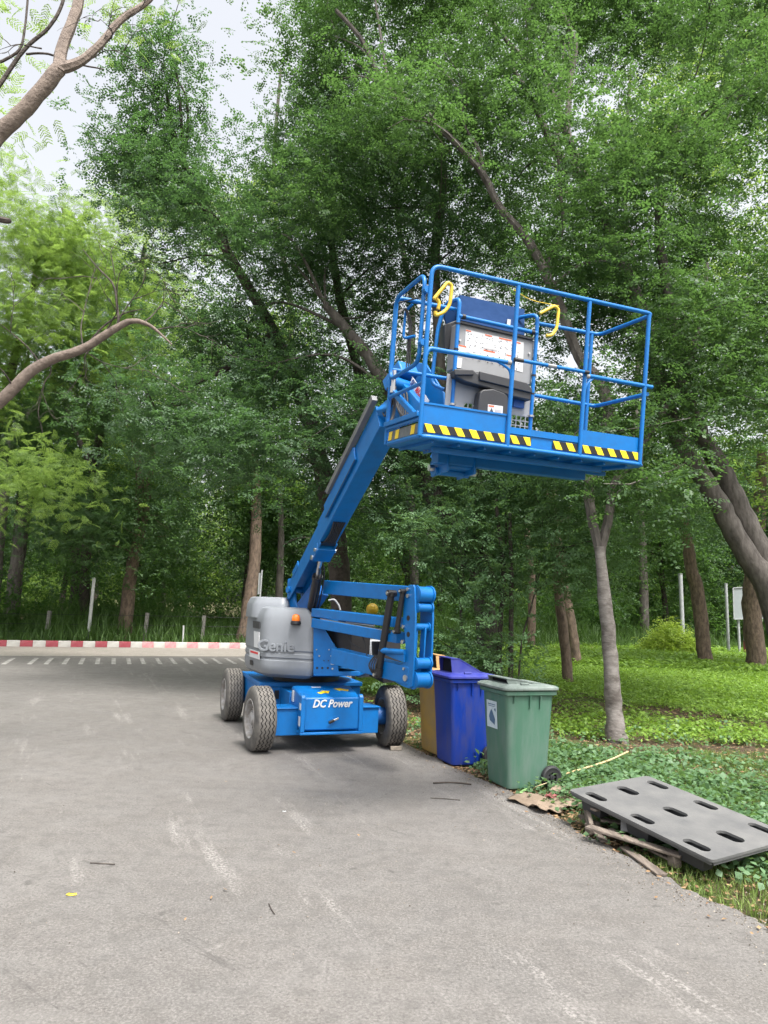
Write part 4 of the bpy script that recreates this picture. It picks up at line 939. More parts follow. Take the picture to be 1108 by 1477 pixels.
# black opening, hoses and collar on the underside
b = MB(); bbox_(b, .385, .4, -.085, .085, -.15, -.05); b.build('opening', BLACK, lift)
b = MB()
for k in range(6):
    s_ = -.06 + .024 * k
    b.tube(smooth_path([bo(.36, s_, -.10), bo(.42, s_ * .9, -.16), bo(.47, s_ * .8, -.165), bo(.52, s_, -.14)], 5), .010, 7)
b.build('hose', RUBBER, lift)
b = MB(); bbox_(b, .30, .375, -.105, .105, -.19, -.095); bbox_(b, .375, .40, -.10, -.085, -.17, -.1); bbox_(b, .375, .40, .085, .10, -.17, -.1)
b.build('cylinder_mount', BLUE, lift, bevel=.008)
b = MB(); b.cyl(bo(.355, -.125, -.15), bo(.355, .125, -.15), .022, 14); b.cyl(bo(.31, -.12, -.16), bo(.31, -.105, -.16), .03, 14); b.build('pin', STEEL, lift)
b = MB(); bbox_(b, .06, .14, -.098, -.088, .06, .14); b.build('lug', BLUE, lift, bevel=.005)
# boom lift cylinder: black barrel, bright rod
c0 = at(448, 884, 8.5) ; c1 = bo(.31, 0, -.15); cd = c1 - c0
b = MB(); b.tube([c0, c0 + cd * .66], .052, 20); b.tube([c0 + cd * .62, c0 + cd * .68], .06, 20); b.cyl(c0 - rd * .09, c0 + rd * .09, .05, 18); lc = b.build('lift_cylinder', BLACK, lift)
b = MB(); b.tube([c0 + cd * .68, c1], .026, 16); b.build('rod', STEEL, lc)
b = MB()
for k in range(3):
    o_ = bs * (.0 + .03 * k)
    b.tube(smooth_path([c0 + o_ - bu * .02, c0 + cd * .35 + o_ * 1.1 - bu * .075, c0 + cd * .8 + o_ - bu * .03, bo(.30, -.05 + .02 * k, -.11)], 6), .009, 6)
b.build('hose', RUBBER, lift)
# pivot lug standing on the turntable behind the boom foot
lo = at(421, 860, 8.72)
for sh in (0, .22):
    P = [onplane(x, y, lo, rd) + rd * sh for x, y in ((415, 835), (421, 834), (424, 838), (425, 866), (431, 885), (419, 884), (414, 868))]
    MB().prism(P, rd * .03).build('pivot_plate', BLUE, lift, bevel=.005)
MB().box(onplane(418, 852, lo - rd * .003, rd), fd * .02, Z * .03, rd * .0015).build('label', WHITE, lift)
b = MB(); b.cyl(at(455, 892, 8.4), at(455, 892, 8.4) + rd * .25, .11, 28); b.cyl(A0 - rd * .13, A0 + rd * .16, .04, 20); b.build('pivot_boss', BLUE, lift)
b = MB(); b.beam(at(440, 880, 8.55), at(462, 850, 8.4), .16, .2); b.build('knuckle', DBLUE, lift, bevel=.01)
b = MB(); b.tube(smooth_path([at(474, 866, 8.9), at(482, 865, 8.9), at(488, 872, 8.9), at(491, 880, 8.9)], 5), .012, 8); b.build('grab_rail', LGREY, lift)

# ---- platform (basket): its own level frame, slightly tipped
def rot3(yaw, rx, ry):
    return Matrix.Rotation(yaw, 3, 'Z') @ Matrix.Rotation(rx, 3, 'X') @ Matrix.Rotation(ry, 3, 'Y')
BR = rot3(.3525, .1077, .003); BO = Vector((.2178, 4.5944, 2.7541)); BW, BH, BLn = .65, 1.155, 1.83
bX, bY, bZ = BR @ Vector((1, 0, 0)), BR @ Vector((0, 1, 0)), BR @ Vector((0, 0, 1))
def bl(x, y, z): return BO + bX * x + bY * y + bZ * z
def bp(px, py, y): return onplane(px, py, bl(0, y, 0), bY)
def blb(b, x0, x1, y0, y1, z0, z1):
    return b.box(bl((x0 + x1) / 2, (y0 + y1) / 2, (z0 + z1) / 2), bX * (x1 - x0) / 2, bY * (y1 - y0) / 2, bZ * (z1 - z0) / 2)
R_ = .0158
bask = MB(); bask.tube(round_path([bl(*p) for p in ((.0, BW, 0), (.0, .0, 0), (BLn + .03, 0, 0), (BLn + .03, BW, 0))], .09, 5, True), R_ * 1.05, 12, closed=True)
bask = bask.build('basket', BLUE, lift)
lab(bask, 'blue tubular work platform with black and yellow toe board, held up at the boom end')
b = MB(); blb(b, .01, BLn + .01, .01, BW - .01, -.012, -.004)
for k in range(9): blb(b, .1 + k * .2, .115 + k * .2, .02, BW - .02, -.035, -.0125)
b.build('floor', BLUE, bask)
b = MB(); blb(b, .30, 1.58, .34, .46, -.125, -.036); blb(b, .16, 1.58, .14, .17, -.08, -.036)
blb(b, 1.58, 1.80, .38, .42, -.07, -.036)
b.build('support_beam', BLUE, bask, bevel=.005)
b = MB()
for k in range(46):
    blb(b, .18 + k * .026, .19 + k * .026, .335, .339, -.052, -.044)
b.build('weld_bead', LGREY, bask)
# near side rails
def brail(name, pts, r=R_, rr=.06, closed=False, m_=BLUE, n=12):
    return MB().tube(round_path([bl(*p) for p in pts], rr, 6, closed), r, n, closed=closed).build(name, m_, bask)
brail('top_rail', [(.0, .0, 0), (.0, .0, BH), (BLn + .02, 0, BH), (BLn + .02, BW + .0, BH), (1.22, BW, BH - .01)], rr=.07)
brail('top_rail', [(.0, BW, 0), (.0, BW, BH - .03), (.50, BW, BH - .03)], rr=.05)
for x in (.667, 1.269): brail('post', [(x, 0, 0), (x, 0, BH - .01)])
brail('post', [(BLn - .02, 0, 0), (BLn - .02, 0, BH - .01)]); brail('post', [(BLn - .06, BW, 0), (BLn - .06, BW, BH - .01)])
zm = (BR.transposed() @ (bp(690, 515, 0) - BO)).z
brail('mid_rail', [(.0, .0, zm - .06), (.02, 0, zm), (.64, 0, zm)], rr=.04); brail('mid_rail', [(.69, -.03, zm + .02), (1.25, -.03, zm + .02)], r=.013)
brail('mid_rail', [(1.29, 0, zm + .005), (BLn + .05, 0, zm + .005)]); brail('mid_rail', [(BLn + .02, 0.01, zm - .05), (BLn + .02, BW, zm - .05), (1.22, BW, zm - .04)], rr=.06)
brail('mid_rail', [(.0, BW, zm - .02), (.50, BW, zm - .02)])
b = MB()
for x in (.64, 1.295): b.tube([bl(x - .02, 0, zm), bl(x + .01, 0, zm)], R_ * 1.15, 12)
b.tube([bl(.93, -.03, zm + .02), bl(1.0, -.03, zm + .02)], .0145, 12); b.build('white_sleeve', LGREY, bask)
b = MB(); b.tube([bl(.66, -.03, zm + .02), bl(.73, -.03, zm + .02)], .0145, 10); b.tube([bl(1.24, -.03, zm + .02), bl(1.28, -.03, zm + .02)], .0145, 10); b.build('rubber_stop', BLACK, bask)
for x in (.55, 1.34): b = MB(); s_ = 1 if x > 1 else 1; b.tube(smooth_path([bl(x, 0, zm - .01), bl(x + (.09 if x < 1 else -.04), 0, zm - .05), bl(x + (.11 if x < 1 else -.07), 0, zm - .12)], 4), .009, 8); b.build('stay', BLUE, bask)
# gate frame at the left end
gate = MB().tube(round_path([bl(-.025, y, z) for y, z in ((.05, 1.11), (.60, 1.10), (.60, .48), (.05, .50))], .09, 6, True), R_ * .95, 12, closed=True).build('gate', BLUE, bask)
b = MB()
for z in (.63, .99): b.tube([bl(-.02, .0, z), bl(-.02, .05, z)], .024, 10)
b.build('hinge', BLUE, gate)
brail('mid_rail', [(.0, 0, .36), (.0, BW, .36)], r=.014)
# tall hoops either side of the control box, and the rail between them
xl, xr = .50, 1.205; yh_ = .60
brail('control_hoop', [(xl, yh_, .30), (xl, yh_, 1.20), (xl - .04, .66 + .12, 1.20), (xl - .08, .80, 1.0), (xl - .10, .80, .55), (xl - .02, .72, .5)], rr=.05)
brail('control_hoop', [(xr, yh_, .02), (xr, yh_, 1.20), (xr - .10, .66 + .12, 1.20), (xr - .12, .80, 1.0)], rr=.06)
brail('rail_between_hoops', [(xl, yh_ - .005, 1.06), (xr, yh_ - .005, 1.045)], r=.016)
b = MB()
for x, z in ((xl + .04, 1.06), (xr - .04, 1.045)): b.tube([bl(x - .015, yh_ - .005, z), bl(x + .015, yh_ - .005, z)], .02, 12)
for z in (.80, 1.0): b.tube([bl(xl, yh_, z - .006), bl(xl, yh_, z + .006)], .019, 12)
for z in (.7, .55): b.tube([bl(xr, yh_, z - .006), bl(xr, yh_, z + .006)], .019, 12)
b.build('cable_tie', BLACK, bask)
b = MB()
for x in (xl, xr): b.tube([bl(x, yh_, .36), bl(x, yh_, .375)], .027, 14)
b.build('washer', STEEL, bask)
brail('grab_loop', [(.13, BW, 1.10), (.10, BW + .06, 1.06), (.10, BW + .07, .84), (.17, BW, .86)], r=.011, rr=.04)
# yellow cable handles
def handle(pts, y):
    P = [bp(x, yy, y) for x, yy in pts]; return MB().tube(round_path(P, .04, 6), .0128, 12).build('yellow_handle', YEL, bask)
handle([(626, 431), (646, 407), (652, 412), (649, 440), (640, 451), (628, 455), (628, 449)], .10)
handle([(779, 452), (800, 441), (806, 446), (803, 474), (796, 484), (788, 484)], .56)
handle([(629, 430), (634, 436), (632, 446)], .12)
# control box at the far side
def patch(name, pts, y, th, m_, parent=None, bev=0):
    return MB().prism([bp(x, yy, y) for x, yy in pts], bY * th).build(name, m_, parent or bask, bevel=bev)
cb = patch('control_box', [(661, 465), (771, 491), (766, 556), (656, 531)], .62, .16, LGREY, bev=.008)
patch('box_side', [(642, 468), (658, 462), (656, 500), (641, 505)], .74, .10, DARKPL, cb, .006)
patch('safety_decal', [(672, 475), (755.5, 494), (754, 537), (740, 533), (741, 524), (660, 510), (661, 498), (671, 499)], .617, .002, WHITE, cb)
patch('label', [(658, 515), (667, 517), (665, 531), (657, 530)], .617, .002, WHITE, cb)
MBr, MBk, MBt = MB(), MB(), MB()
rr_ = random.Random(3)
for i in range(9):
    for j in range(5):
        x = 674 + i * 9 + (j * -.6); y = 479 + j * 8.2 + i * 2.0
        if y > 528: continue
        for k in range(3):
            x0 = x + rr_.uniform(0, 5); y0 = y + rr_.uniform(0, 5); wq = rr_.uniform(.5, 2.2); hq = rr_.uniform(.5, 1.3)
            (MBk if rr_.random() < .8 else MBt).prism([bp(x0, y0, .6155), bp(x0 + wq, y0 + wq * .2, .6155), bp(x0 + wq, y0 + wq * .2 + hq, .6155), bp(x0, y0 + hq, .6155)], bY * .001)
for (x, y, w_) in ((672.5, 475.5, 7), (700, 482, 10), (720, 486.5, 18), (662, 497, 11), (731, 511, 7), (741, 492, 10)):
    MBr.prism([bp(x, y, .6155), bp(x + w_, y + w_ * .23, .6155), bp(x + w_, y + w_ * .23 + 1.8, .6155), bp(x, y + 1.8, .6155)], bY * .001)
MBr.prism([bp(698, 504, .6155), bp(714, 507.5, .6155), bp(714, 509.5, .6155), bp(698, 506, .6155)], bY * .001)
MBt.prism([bp(698, 500.5, .6155), bp(717, 504.5, .6155), bp(717, 507, .6155), bp(698, 503, .6155)], bY * .001)
MBr.build('decal_print', mat('orange_print', (.65, .13, .05), .5), cb); MBk.build('decal_print', mat('black_print', (.05, .05, .06), .5), cb); MBt.build('decal_print', mat('grey_print', (.38, .37, .38), .5), cb)
b = MB()
for x, y in ((663, 491), (763, 510)): p = bp(x, y, .62); b.cyl(p - bY * .012, p, .009, 10)
b.build('screw', STEEL, cb)
# tilted blue lid above, its shade put into a darker base colour
P0 = [bp(661, 461, .66), bp(757, 484, .66)]; P1 = [bp(664, 425, .86), bp(757, 446, .86)]
b = MB(); b.add([P0[0], P0[1], P1[1], P1[0]] + [p + bY * .02 for p in (P0[0], P0[1], P1[1], P1[0])], [(0, 1, 2, 3), (7, 6, 5, 4), (0, 4, 5, 1), (1, 5, 6, 2), (2, 6, 7, 3), (3, 7, 4, 0)])
lid = b.build('box_lid', mat('shaded_blue_paint', (.002, .026, .095), .75, var=.2, spec=.15), cb, bevel=.004)
patch('lid_side', [(661, 461), (644, 467), (640, 452), (664, 425)], .80, .02, MATS['shaded_blue_paint'], cb)
patch('lid_bottom_edge', [(660, 461.5), (770, 487), (770, 490.5), (660, 465)], .60, .05, DARKPL, cb, .003)
patch('lever', [(732, 460), (737, 461), (736, 472), (731, 471)], .70, .02, STEEL, cb)
# black tray under it
tr = patch('tray', [(656, 533), (684, 534), (690, 539), (694, 535), (760, 553), (767, 562), (766, 578), (735, 571), (705, 560), (672, 551), (657, 543)], .52, .15, DARKPL, bev=.01)
patch('tray_rim', [(656, 532), (684, 533.5), (684, 541), (656, 541)], .505, .02, DARKPL, tr, .006)
patch('tray_rim', [(692, 535), (760, 552), (768, 561), (768, 567), (692, 548)], .505, .02, DARKPL, tr, .006)
# lower grey mesh panel with square holes (built as a grid of bars)
def panel_bits():
    b = MB(); Yp = .60
    loc = lambda x, y: BR.transposed() @ (bp(x, y, Yp) - BO)
    def rect(x0, x1, z0, z1): blb(b, x0, x1, Yp, Yp + .006, z0, z1)
    xa, xb_, z0, z1 = .44, 1.225, .03, .60
    hx0, hx1, hz1 = .60, .75, .40
    rect(xa, .56, z0, z1); rect(.56, .60, .30, z1); rect(.60, .755, .40, z1); rect(.755, 1.03, .12, z1); rect(1.03, 1.20, .36, z1); rect(1.20, xb_, z0, z1)
    for (x0, x1, za, zb2) in ((.60, .755, z0, .40), (1.03, 1.20, z0, .36), (.56, .60, z0, .30)):
        nx = max(1, round((x1 - x0) / .043)); nz = round((zb2 - za) / .043)
        for i in range(nx + 1): x = x0 + (x1 - x0) * i / nx; blb(b, x - .004, x + .004, Yp + .0005, Yp + .0055, za, zb2)
        for j in range(nz + 1): z = za + (zb2 - za) * j / nz; blb(b, x0, x1, Yp + .001, Yp + .005, z - .004, z + .004)
    return b
panel_bits().build('mesh_panel', LGREY, bask)
fs_ = patch('foot_switch_cover', [(693, 566), (697, 562), (712, 561), (728, 567), (733, 572), (732, 606), (688, 596)], .50, .09, DARKPL, bev=.008)
lbl = patch('label', [(704, 583), (725.5, 586), (725, 599), (703.5, 596)], .496, .003, WHITE, fs_)
patch('label_print', [(705, 584), (713, 585.2), (713, 587.5), (705, 586.3)], .4945, .001, MATS['orange_print'], fs_)
patch('label_print', [(709, 588), (712, 595), (706.5, 594)], .4945, .001, MATS['black_print'], fs_)
patch('label_print', [(714, 590), (723, 591.5), (723, 596), (714, 594.5)], .4945, .001, MATS['grey_print'], fs_)
patch('blue_bracket', [(742, 567), (757, 570), (756, 589), (741, 586)], .58, .02, DBLUE)
# hoses on the basket
b = MB()
for k in range(3):
    b.tube(smooth_path([bp(572 + k * 2, 452, .65), bp(584 + k, 446, .68), bp(590 + k * 2, 470, .7), bp(588 + 2 * k, 500, .7), bp(586 + k * 3, 530, .7)], 6), .006, 6)
b.tube(smooth_path([bp(653, 548, .62), bp(643, 560, .68), bp(646, 575, .72)], 5), .007, 6)
b.tube(smooth_path([bp(573, 438, .65), bp(590, 433, .55), bp(612, 428, .3), bp(618, 424, .1)], 6), .006, 6)
b.build('hose', RUBBER, bask)
b = MB(); b.tube(smooth_path([bp(741, 418, .2), bp(765, 432, .3), bp(790, 438, .5), bp(806, 441, .6)], 5), .003, 5); b.build('cord', YEL, bask)
# toe boards with hazard stripes
def toe(x0, x1, z0, z1): return blb(MB(), x0, x1, .012, .016, z0, z1).build('toe_board', BLUE, bask)
toe(.02, .655, .02, .225); toe(.68, 1.255, .02, .145); toe(1.285, BLn - .03, .02, .20); 
b = MB(); blb(b, .0195, .655, .006, .011, .219, .232); blb(b, .68, 1.255, .004, .011, .10, .145); b.build('toe_board_edge', BLUE, bask)
def hazard(x0, x1, z0, z1, y=.004, slope=-1, t=None):
    kb, yb = MB(), MB(); blb(kb, x0, x1, y, y + .003, z0, z1); w_ = .055; h_ = z1 - z0; x = x0 + .03
    while x < x1:
        q = [(x, z0), (x + w_, z0), (x + w_ - h_ * .62, z1), (x - h_ * .62, z1)]
        q = [(min(max(a, x0), x1), z) for a, z in q]
        if q[1][0] - q[0][0] > .01 or q[2][0] - q[3][0] > .01: yb.prism([bl(a, y - .0005, z) for a, z in q], -bY * .001)
        x += w_ * 2.05
    k_ = kb.build('hazard_tape', BLACK, bask); yb.build('yellow_stripe', HAZY, k_)
hazard(.03, .645, .032, .088); hazard(.685, .86, .032, .088); hazard(1.04, 1.25, .032, .088); hazard(1.29, BLn - .035, .032, .088)
b = MB(); b.box(bl(.012, BW * .5, .06), bY * (BW / 2 - .03), bX * .002, bZ * .035); et = b.build('end_tape', mat('worn_grey_tape', (.16, .17, .18), .5, var=.4, vscale=20), bask)
b = MB()
for y in (.12, .42, .56): b.prism([bl(.008, y, .028), bl(.008, y + .07, .028), bl(.008, y + .055, .092), bl(.008, y - .015, .092)], -bX * .001)
b.build('yellow_stripe', HAZY, et)
b = MB(); blb(b, -.03, .02, .0, BW, .13, .165); blb(b, -.012, .012, 0, BW, .105, .128); b.build('step_beam', BLUE, bask, bevel=.004)
b = MB(); b.beam(bl(.0, .10, .15), bl(.02, .62, .40), .035, .04); b.build('brace', BLUE, bask, bevel=.004)
b = MB(); b.cyl(bl(.01, .61, .44), bl(.01, .61, .56), .017, 10); b.cyl(bl(.01, .61, .39), bl(.01, .61, .44), .022, 10); b.build('spring_latch', STEEL, bask)
# ---- jib arm and rotator between boom end and basket
J0 = at(578, 556, 6.05); J1 = at(672, 668, 5.45)
jd = (J1 - J0).normalized()
jb = MB(); jb.beam(J0, J0 + (J1 - J0) * .95, .10, .11); jib = jb.build('jib_arm', BLUE, lift, bevel=.006)
jo = at(600, 560, 5.98); jn = Vector((-jd.y, jd.x, 0)).normalized(); jn = -jn if jn.y < 0 else jn
sheet([(588, 527), (600, 523), (614, 524), (640, 566), (640, 592), (612, 592), (592, 566), (582, 546)], o=jo + jn * .14, n=jn, th=.02).build('jib_plate', BLUE, jib, bevel=.004)
sk = sheet([(595, 543.5), (619, 578), (612, 595), (590.5, 556)], o=jo - jn * .03, n=jn, th=.004).build('name_decal', WHITE, jib)
t0_ = onplane(594.5, 549, jo - jn * .034, jn); t1_ = onplane(608, 569, jo - jn * .034, jn); xd = (t1_ - t0_).normalized(); yd = jn.cross(xd); yd = yd if yd.z > 0 else -yd
xyz = xd.cross(yd)
L1 = (t1_ - t0_).length
text_mb('SKY', t0_ - yd * .035, xd, yd, .075, .002, bold=.02, width=L1 * .42).build('lettering', mat('navy_print', (.02, .05, .2), .5), sk)
text_mb('MAX', t0_ - yd * .035 + xd * L1 * .52, xd, yd, .075, .002, bold=.02, width=L1 * .48).build('lettering', RED, sk)
b = MB()
b.beam(at(575, 585, 6.2), at(560, 600, 6.1), .22, .16)
b.beam(at(566, 560, 6.2), at(590, 530, 6.0), .2, .12)
b.cyl(at(578, 556, 6.0) - jn * .12, at(578, 556, 6.0) + jn * .12, .06, 20)
b.build('boom_head', BLUE, lift, bevel=.012)
b = MB(); b.beam(bl(.38, .33, -.12), bl(.38, .62, -.15), .02, .12); b.beam(bl(.60, .33, -.12), bl(.60, .62, -.15), .02, .12)
b.beam(bl(.49, .36, -.10), bl(.49, .68, -.13), .2, .09); b.build('platform_mount', BLUE, bask, bevel=.006)
b = MB(); b.cyl(bl(.35, .5, -.17), bl(.63, .5, -.17), .03, 18); b.build('mount_pin', BLUE, bask)
b = MB(); b.cyl(bl(.63, .46, -.16), bl(.67, .46, -.16), .025, 14); b.cyl(bl(.35, .52, -.15), bl(.31, .52, -.15), .025, 14); b.build('pin', STEEL, bask)
b = MB(); b.beam(at(626, 655, 5.5), at(642, 676, 5.4), .05, .06); b.build('leveling_link', BLUE, bask, bevel=.004)
b = MB()
for k in range(6):
    b.tube(smooth_path([bo(.99, -.06 + k * .025, .05), at(556 + k * 3, 600 - k * 5, 6.0), at(566 + k * 4, 575 - 2 * k, 5.9), at(574 + k * 3, 590 + k * 4, 5.8), at(582 + k * 2, 608, 5.8)], 6), .008, 6)
b.tube(smooth_path([bp(560, 560, .66), bp(569, 575, .70), bp(568, 596, .72), bp(563, 610, .70)], 6), .012, 8)
b.build('hose', RUBBER, lift)

# ================================================================== BINS, PALLETS AND SMALL THINGS
def bin_(name, label, corner, beta, body, lidm, hood, sticker=False, hoodw=.30):
    ed = Vector((cos(beta), sin(beta), 0)); ew = Vector((-sin(beta), cos(beta), 0)); o = corner + ed * .21 + ew * .20; o.z = 0
    root = thing(name, o, label, 'bin', 'wheeled bins at the edge of the concrete')
    def w(x, y, z): return o + ed * x + ew * y + Z * (z * 1.035)
    def ring(hx, hy, z, x0=0, r=.05): return [p for p in round_path([w(x0 - hx, -hy, z), w(x0 + hx, -hy, z), w(x0 + hx, hy, z), w(x0 - hx, hy, z)], r, 4, True)]
    def loft(rings, caps=(True, True)):
        b = MB(); n = len(rings[0]); vs = [p for r in rings for p in r]
        fs = [(i * n + k, i * n + (k + 1) % n, (i + 1) * n + (k + 1) % n, (i + 1) * n + k) for i in range(len(rings) - 1) for k in range(n)]
        b.add(vs, fs, True)
        if caps[0]: b.f.append(list(range(n))[::-1]); b.sm.append(False); b.mi.append(0)
        if caps[1]: b.f.append([(len(rings) - 1) * n + k for k in range(n)]); b.sm.append(False); b.mi.append(0)
        return b
    loft([ring(.185, .175, .0), ring(.205, .195, .015), ring(.21, .20, .05), ring(.232, .218, .45), ring(.252, .235, .80), ring(.255, .238, .835)]).build('body', body, root, sharp=40)
    loft([ring(.262, .248, .815, 0, .04), ring(.278, .262, .822, 0, .04), ring(.280, .264, .85, 0, .04), ring(.27, .255, .858, 0, .04)]).build('rim', body, root, sharp=40)
    lid = loft([ring(.285, .270, .8595, -.005, .05), ring(.297, .282, .868, -.005, .05), ring(.296, .281, .884, -.005, .05), ring(.275, .26, .90, -.005, .05), ring(.20, .19, .914, -.01, .05)]).build('lid', lidm, root, sharp=30)
    # hood over the slot: open towards the front, sloping down to the back
    x0, x1, hw = -.225, .17, hoodw / 2; zt_ = .90 + hood
    b = MB(); q = [(x0, zt_), (x0 + .10, zt_ - .004), (x1, .908)]
    for y in (-hw, hw):
        b.prism([w(x0 + .02, y, .895), w(x0, y, zt_ - .012), w(x0 + .10, y, zt_ - .016), w(x1, y, .902)], ew * (.010 if y < 0 else -.010))
    for (a, c) in zip(q[:-1], q[1:]):
        b.add([w(a[0], -hw - .004, a[1]), w(c[0], -hw - .004, c[1]), w(c[0], hw + .004, c[1]), w(a[0], hw + .004, a[1]), w(a[0], -hw - .004, a[1] - .009), w(c[0], -hw - .004, c[1] - .009), w(c[0], hw + .004, c[1] - .009), w(a[0], hw + .004, a[1] - .009)], [(0, 1, 2, 3), (7, 6, 5, 4), (0, 4, 5, 1), (1, 5, 6, 2), (2, 6, 7, 3), (3, 7, 4, 0)])
    b.build('hood', lidm, lid)
    b = MB(); b.add([w(x0 + .05, -hw + .01, .9145), w(x0 + .05, hw - .01, .9145), w(x0 + .051, hw - .01, zt_ - .02), w(x0 + .051, -hw + .01, zt_ - .02)], [(0, 1, 2, 3)]); b.build('slot', mat('slot_shade', (.006, .006, .008), .9), lid)  # near-black sheet stands in for the shade inside the hood
    b = MB(); b.tube([w(-.10, -.22, .915), w(-.02, -.22, .915)], .013, 10); b.build('lid_grip', lidm, lid)
    b = MB(); b.tube([w(.315, -.20, .875), w(.315, .20, .875)], .014, 12)
    for y in (-.19, .0, .19): b.beam(w(.26, y, .865), w(.32, y, .875), .03, .035)
    b.build('handle', body, root)
    b = MB(); b.tube([w(.20, -.24, .10), w(.20, .24, .10)], .012, 8); b.build('axle', BLACK, root)
    for y in (-1, 1):
        b = MB(); b.lathe([(.045, -.02), (.075, -.02), (.085, -.025), (.10, -.018), (.105, 0), (.10, .018), (.085, .025), (.075, .02), (.045, .02)], w(.225, y * .235, .105), ew, 28)
        wl = b.build('wheel', RUBBER, root)
        b = MB(); c = w(.225, y * .235, .105)
        b.lathe([(.0, -.018), (.022, -.018), (.022, .018), (0, .018)], c, ew, 14)
        for k in range(6):
            a = 2 * pi * k / 6; b.beam(c + (ed * cos(a) + Z * sin(a)) * .02, c + (ed * cos(a) + Z * sin(a)) * .08, .012, .02, up=ew)
        b.build('wheel_hub', DARKPL, wl)
    b = MB()
    for x in (-.02, .09):      # ribs under the rim on the long side and small gusset in front
        for y, s_ in ((-1, -1),): b.prism([w(x, -.226, .70), w(x, -.243, .70), w(x, -.262, .815), w(x, -.236, .815)], ed * .010)
    b.prism([w(-.19, -.226, .75), w(-.19, -.24, .75), w(-.19, -.268, .815), w(-.19, -.236, .815)], ed * .012)
    b.build('rib', body, root)
    if sticker:
        n_ = (-ed).normalized(); fx = lambda z: -(.21 + (z - .05) * .055)
        P = [w(fx(.50) - .004, .145, .50), w(fx(.50) - .004, -.045, .50), w(fx(.74) - .004, -.045, .74), w(fx(.74) - .004, .145, .74)]
        st = MB().prism(P, -ed * .0015).build('sticker', mat('faded_sticker', (.55, .62, .66), .5, col2=(.42, .52, .58), vscale=30), root)
        ink = mat('sticker_ink', (.07, .13, .22), .6); of = -.0068
        def s_(name_, pts, m_=ink): MB().prism([w(fx(z) + of, y, z) for y, z in pts], -ed * .0008).build(name_, m_, st)
        s_('print', [(.09, .56), (.0, .53), (-.01, .58), (.03, .64), (.055, .665), (.085, .63), (.10, .60)])
        s_('print', [(.12, .705), (-.02, .705), (-.02, .712), (.12, .712)]); s_('print', [(.11, .69), (-.01, .69), (-.01, .695), (.11, .695)]); s_('print', [(.0, .66), (-.025, .65), (-.025, .68), (.0, .675)])
    return root
GRN = mat('faded_green_plastic', (.055, .135, .092), .5, col2=(.095, .155, .125), vscale=5, bump=.05, bscale=200, contrast=(.40, .68), stretch=(2.2, 2.2, .45)); GRNL = mat('weathered_green_lid', (.175, .205, .19), .65, col2=(.10, .13, .115), vscale=12)
BLU = mat('deep_blue_plastic', (.002, .028, .24), .42, col2=(.035, .045, .17), vscale=5, contrast=(.45, .72), stretch=(2.2, 2.2, .45)); BLUL = mat('deep_blue_lid', (.012, .02, .22), .55, col2=(.04, .05, .23), vscale=8)
YLW = mat('faded_yellow_plastic', (.38, .24, .05), .55, col2=(.30, .21, .09), vscale=5); YLWL = mat('weathered_orange_lid', (.50, .30, .12), .6, col2=(.36, .22, .10), vscale=9)
bin_('wheeled_bin', 'green wheeled bin with a faded sticker on its front, nearest of the three', gnd(733, 1141), .36, GRN, GRNL, .06, True, hoodw=.36)
bin_('wheeled_bin', 'deep blue wheeled bin with a hooded lid, in the middle of the three', gnd(652, 1106), .36, BLU, BLUL, .16, False)
bin_('wheeled_bin', 'faded yellow wheeled bin behind the blue one, farthest of the three', gnd(630, 1091), .42, YLW, YLWL, .16, False)

# ---- black plastic pallet lying askew on a broken wooden one
pA, pB, pD = Vector((1.50, 5.66, .27)), Vector((2.27, 5.97, .30)), Vector((2.08, 4.57, .15))
px_ = (pD - pA).normalized(); pz_ = px_.cross((pB - pA)).normalized(); pz_ = pz_ if pz_.z > 0 else -pz_; py_ = pz_.cross(px_); py_ = py_ if py_.dot(pB - pA) > 0 else -py_
PLm = mat('weathered_black_plastic', (.085, .086, .088), .75, col2=(.135, .134, .13), vscale=5, bump=.5, bscale=70, contrast=(.30, .75))
pal = thing('plastic_pallet', Vector((pA.x, pA.y, 0)), 'weathered black plastic pallet with oblong holes, tilted over broken wood on the weeds', 'pallet')
LX, LY_ = 1.26, .86
cu = bpy.data.curves.new('deck', 'CURVE'); cu.dimensions = '2D'; cu.fill_mode = 'BOTH'; cu.extrude = .009
def spl(pts):
    s = cu.splines.new('POLY'); s.points.add(len(pts) - 1); s.use_cyclic_u = True
    for q, (x, y) in zip(s.points, pts): q.co = (x, y, 0, 1)
rp_ = round_path([(0, 0, 0), (LX, 0, 0), (LX, LY_, 0), (0, LY_, 0)], .04, 4, True); spl([(p.x, p.y) for p in rp_])
holes = []
for i, x in enumerate((.19, .63, 1.07)):
    for j, y in enumerate((.10, .43, .76)):
        hl, hw_ = .095, (.052 if j == 1 else .042); holes.append((x, y, hl, hw_))
        P = []
        for k in range(16):
            a = 2 * pi * k / 16; cx_ = (hl - hw_) * (1 if cos(a) > 0 else -1); P.append((x + cx_ + hw_ * cos(a), y + hw_ * sin(a)))
        spl(P)
ob = bpy.data.objects.new('deck', cu); COL.objects.link(ob); me = bpy.data.meshes.new_from_object(ob.evaluated_get(bpy.context.evaluated_depsgraph_get())); bpy.data.objects.remove(ob)
dm_ = MB(); dm_.add([pA + px_ * v.co.x + py_ * v.co.y + pz_ * (v.co.z - .012) for v in me.vertices], [tuple(p.vertices) for p in me.polygons]); dm_.build('deck', PLm, pal)
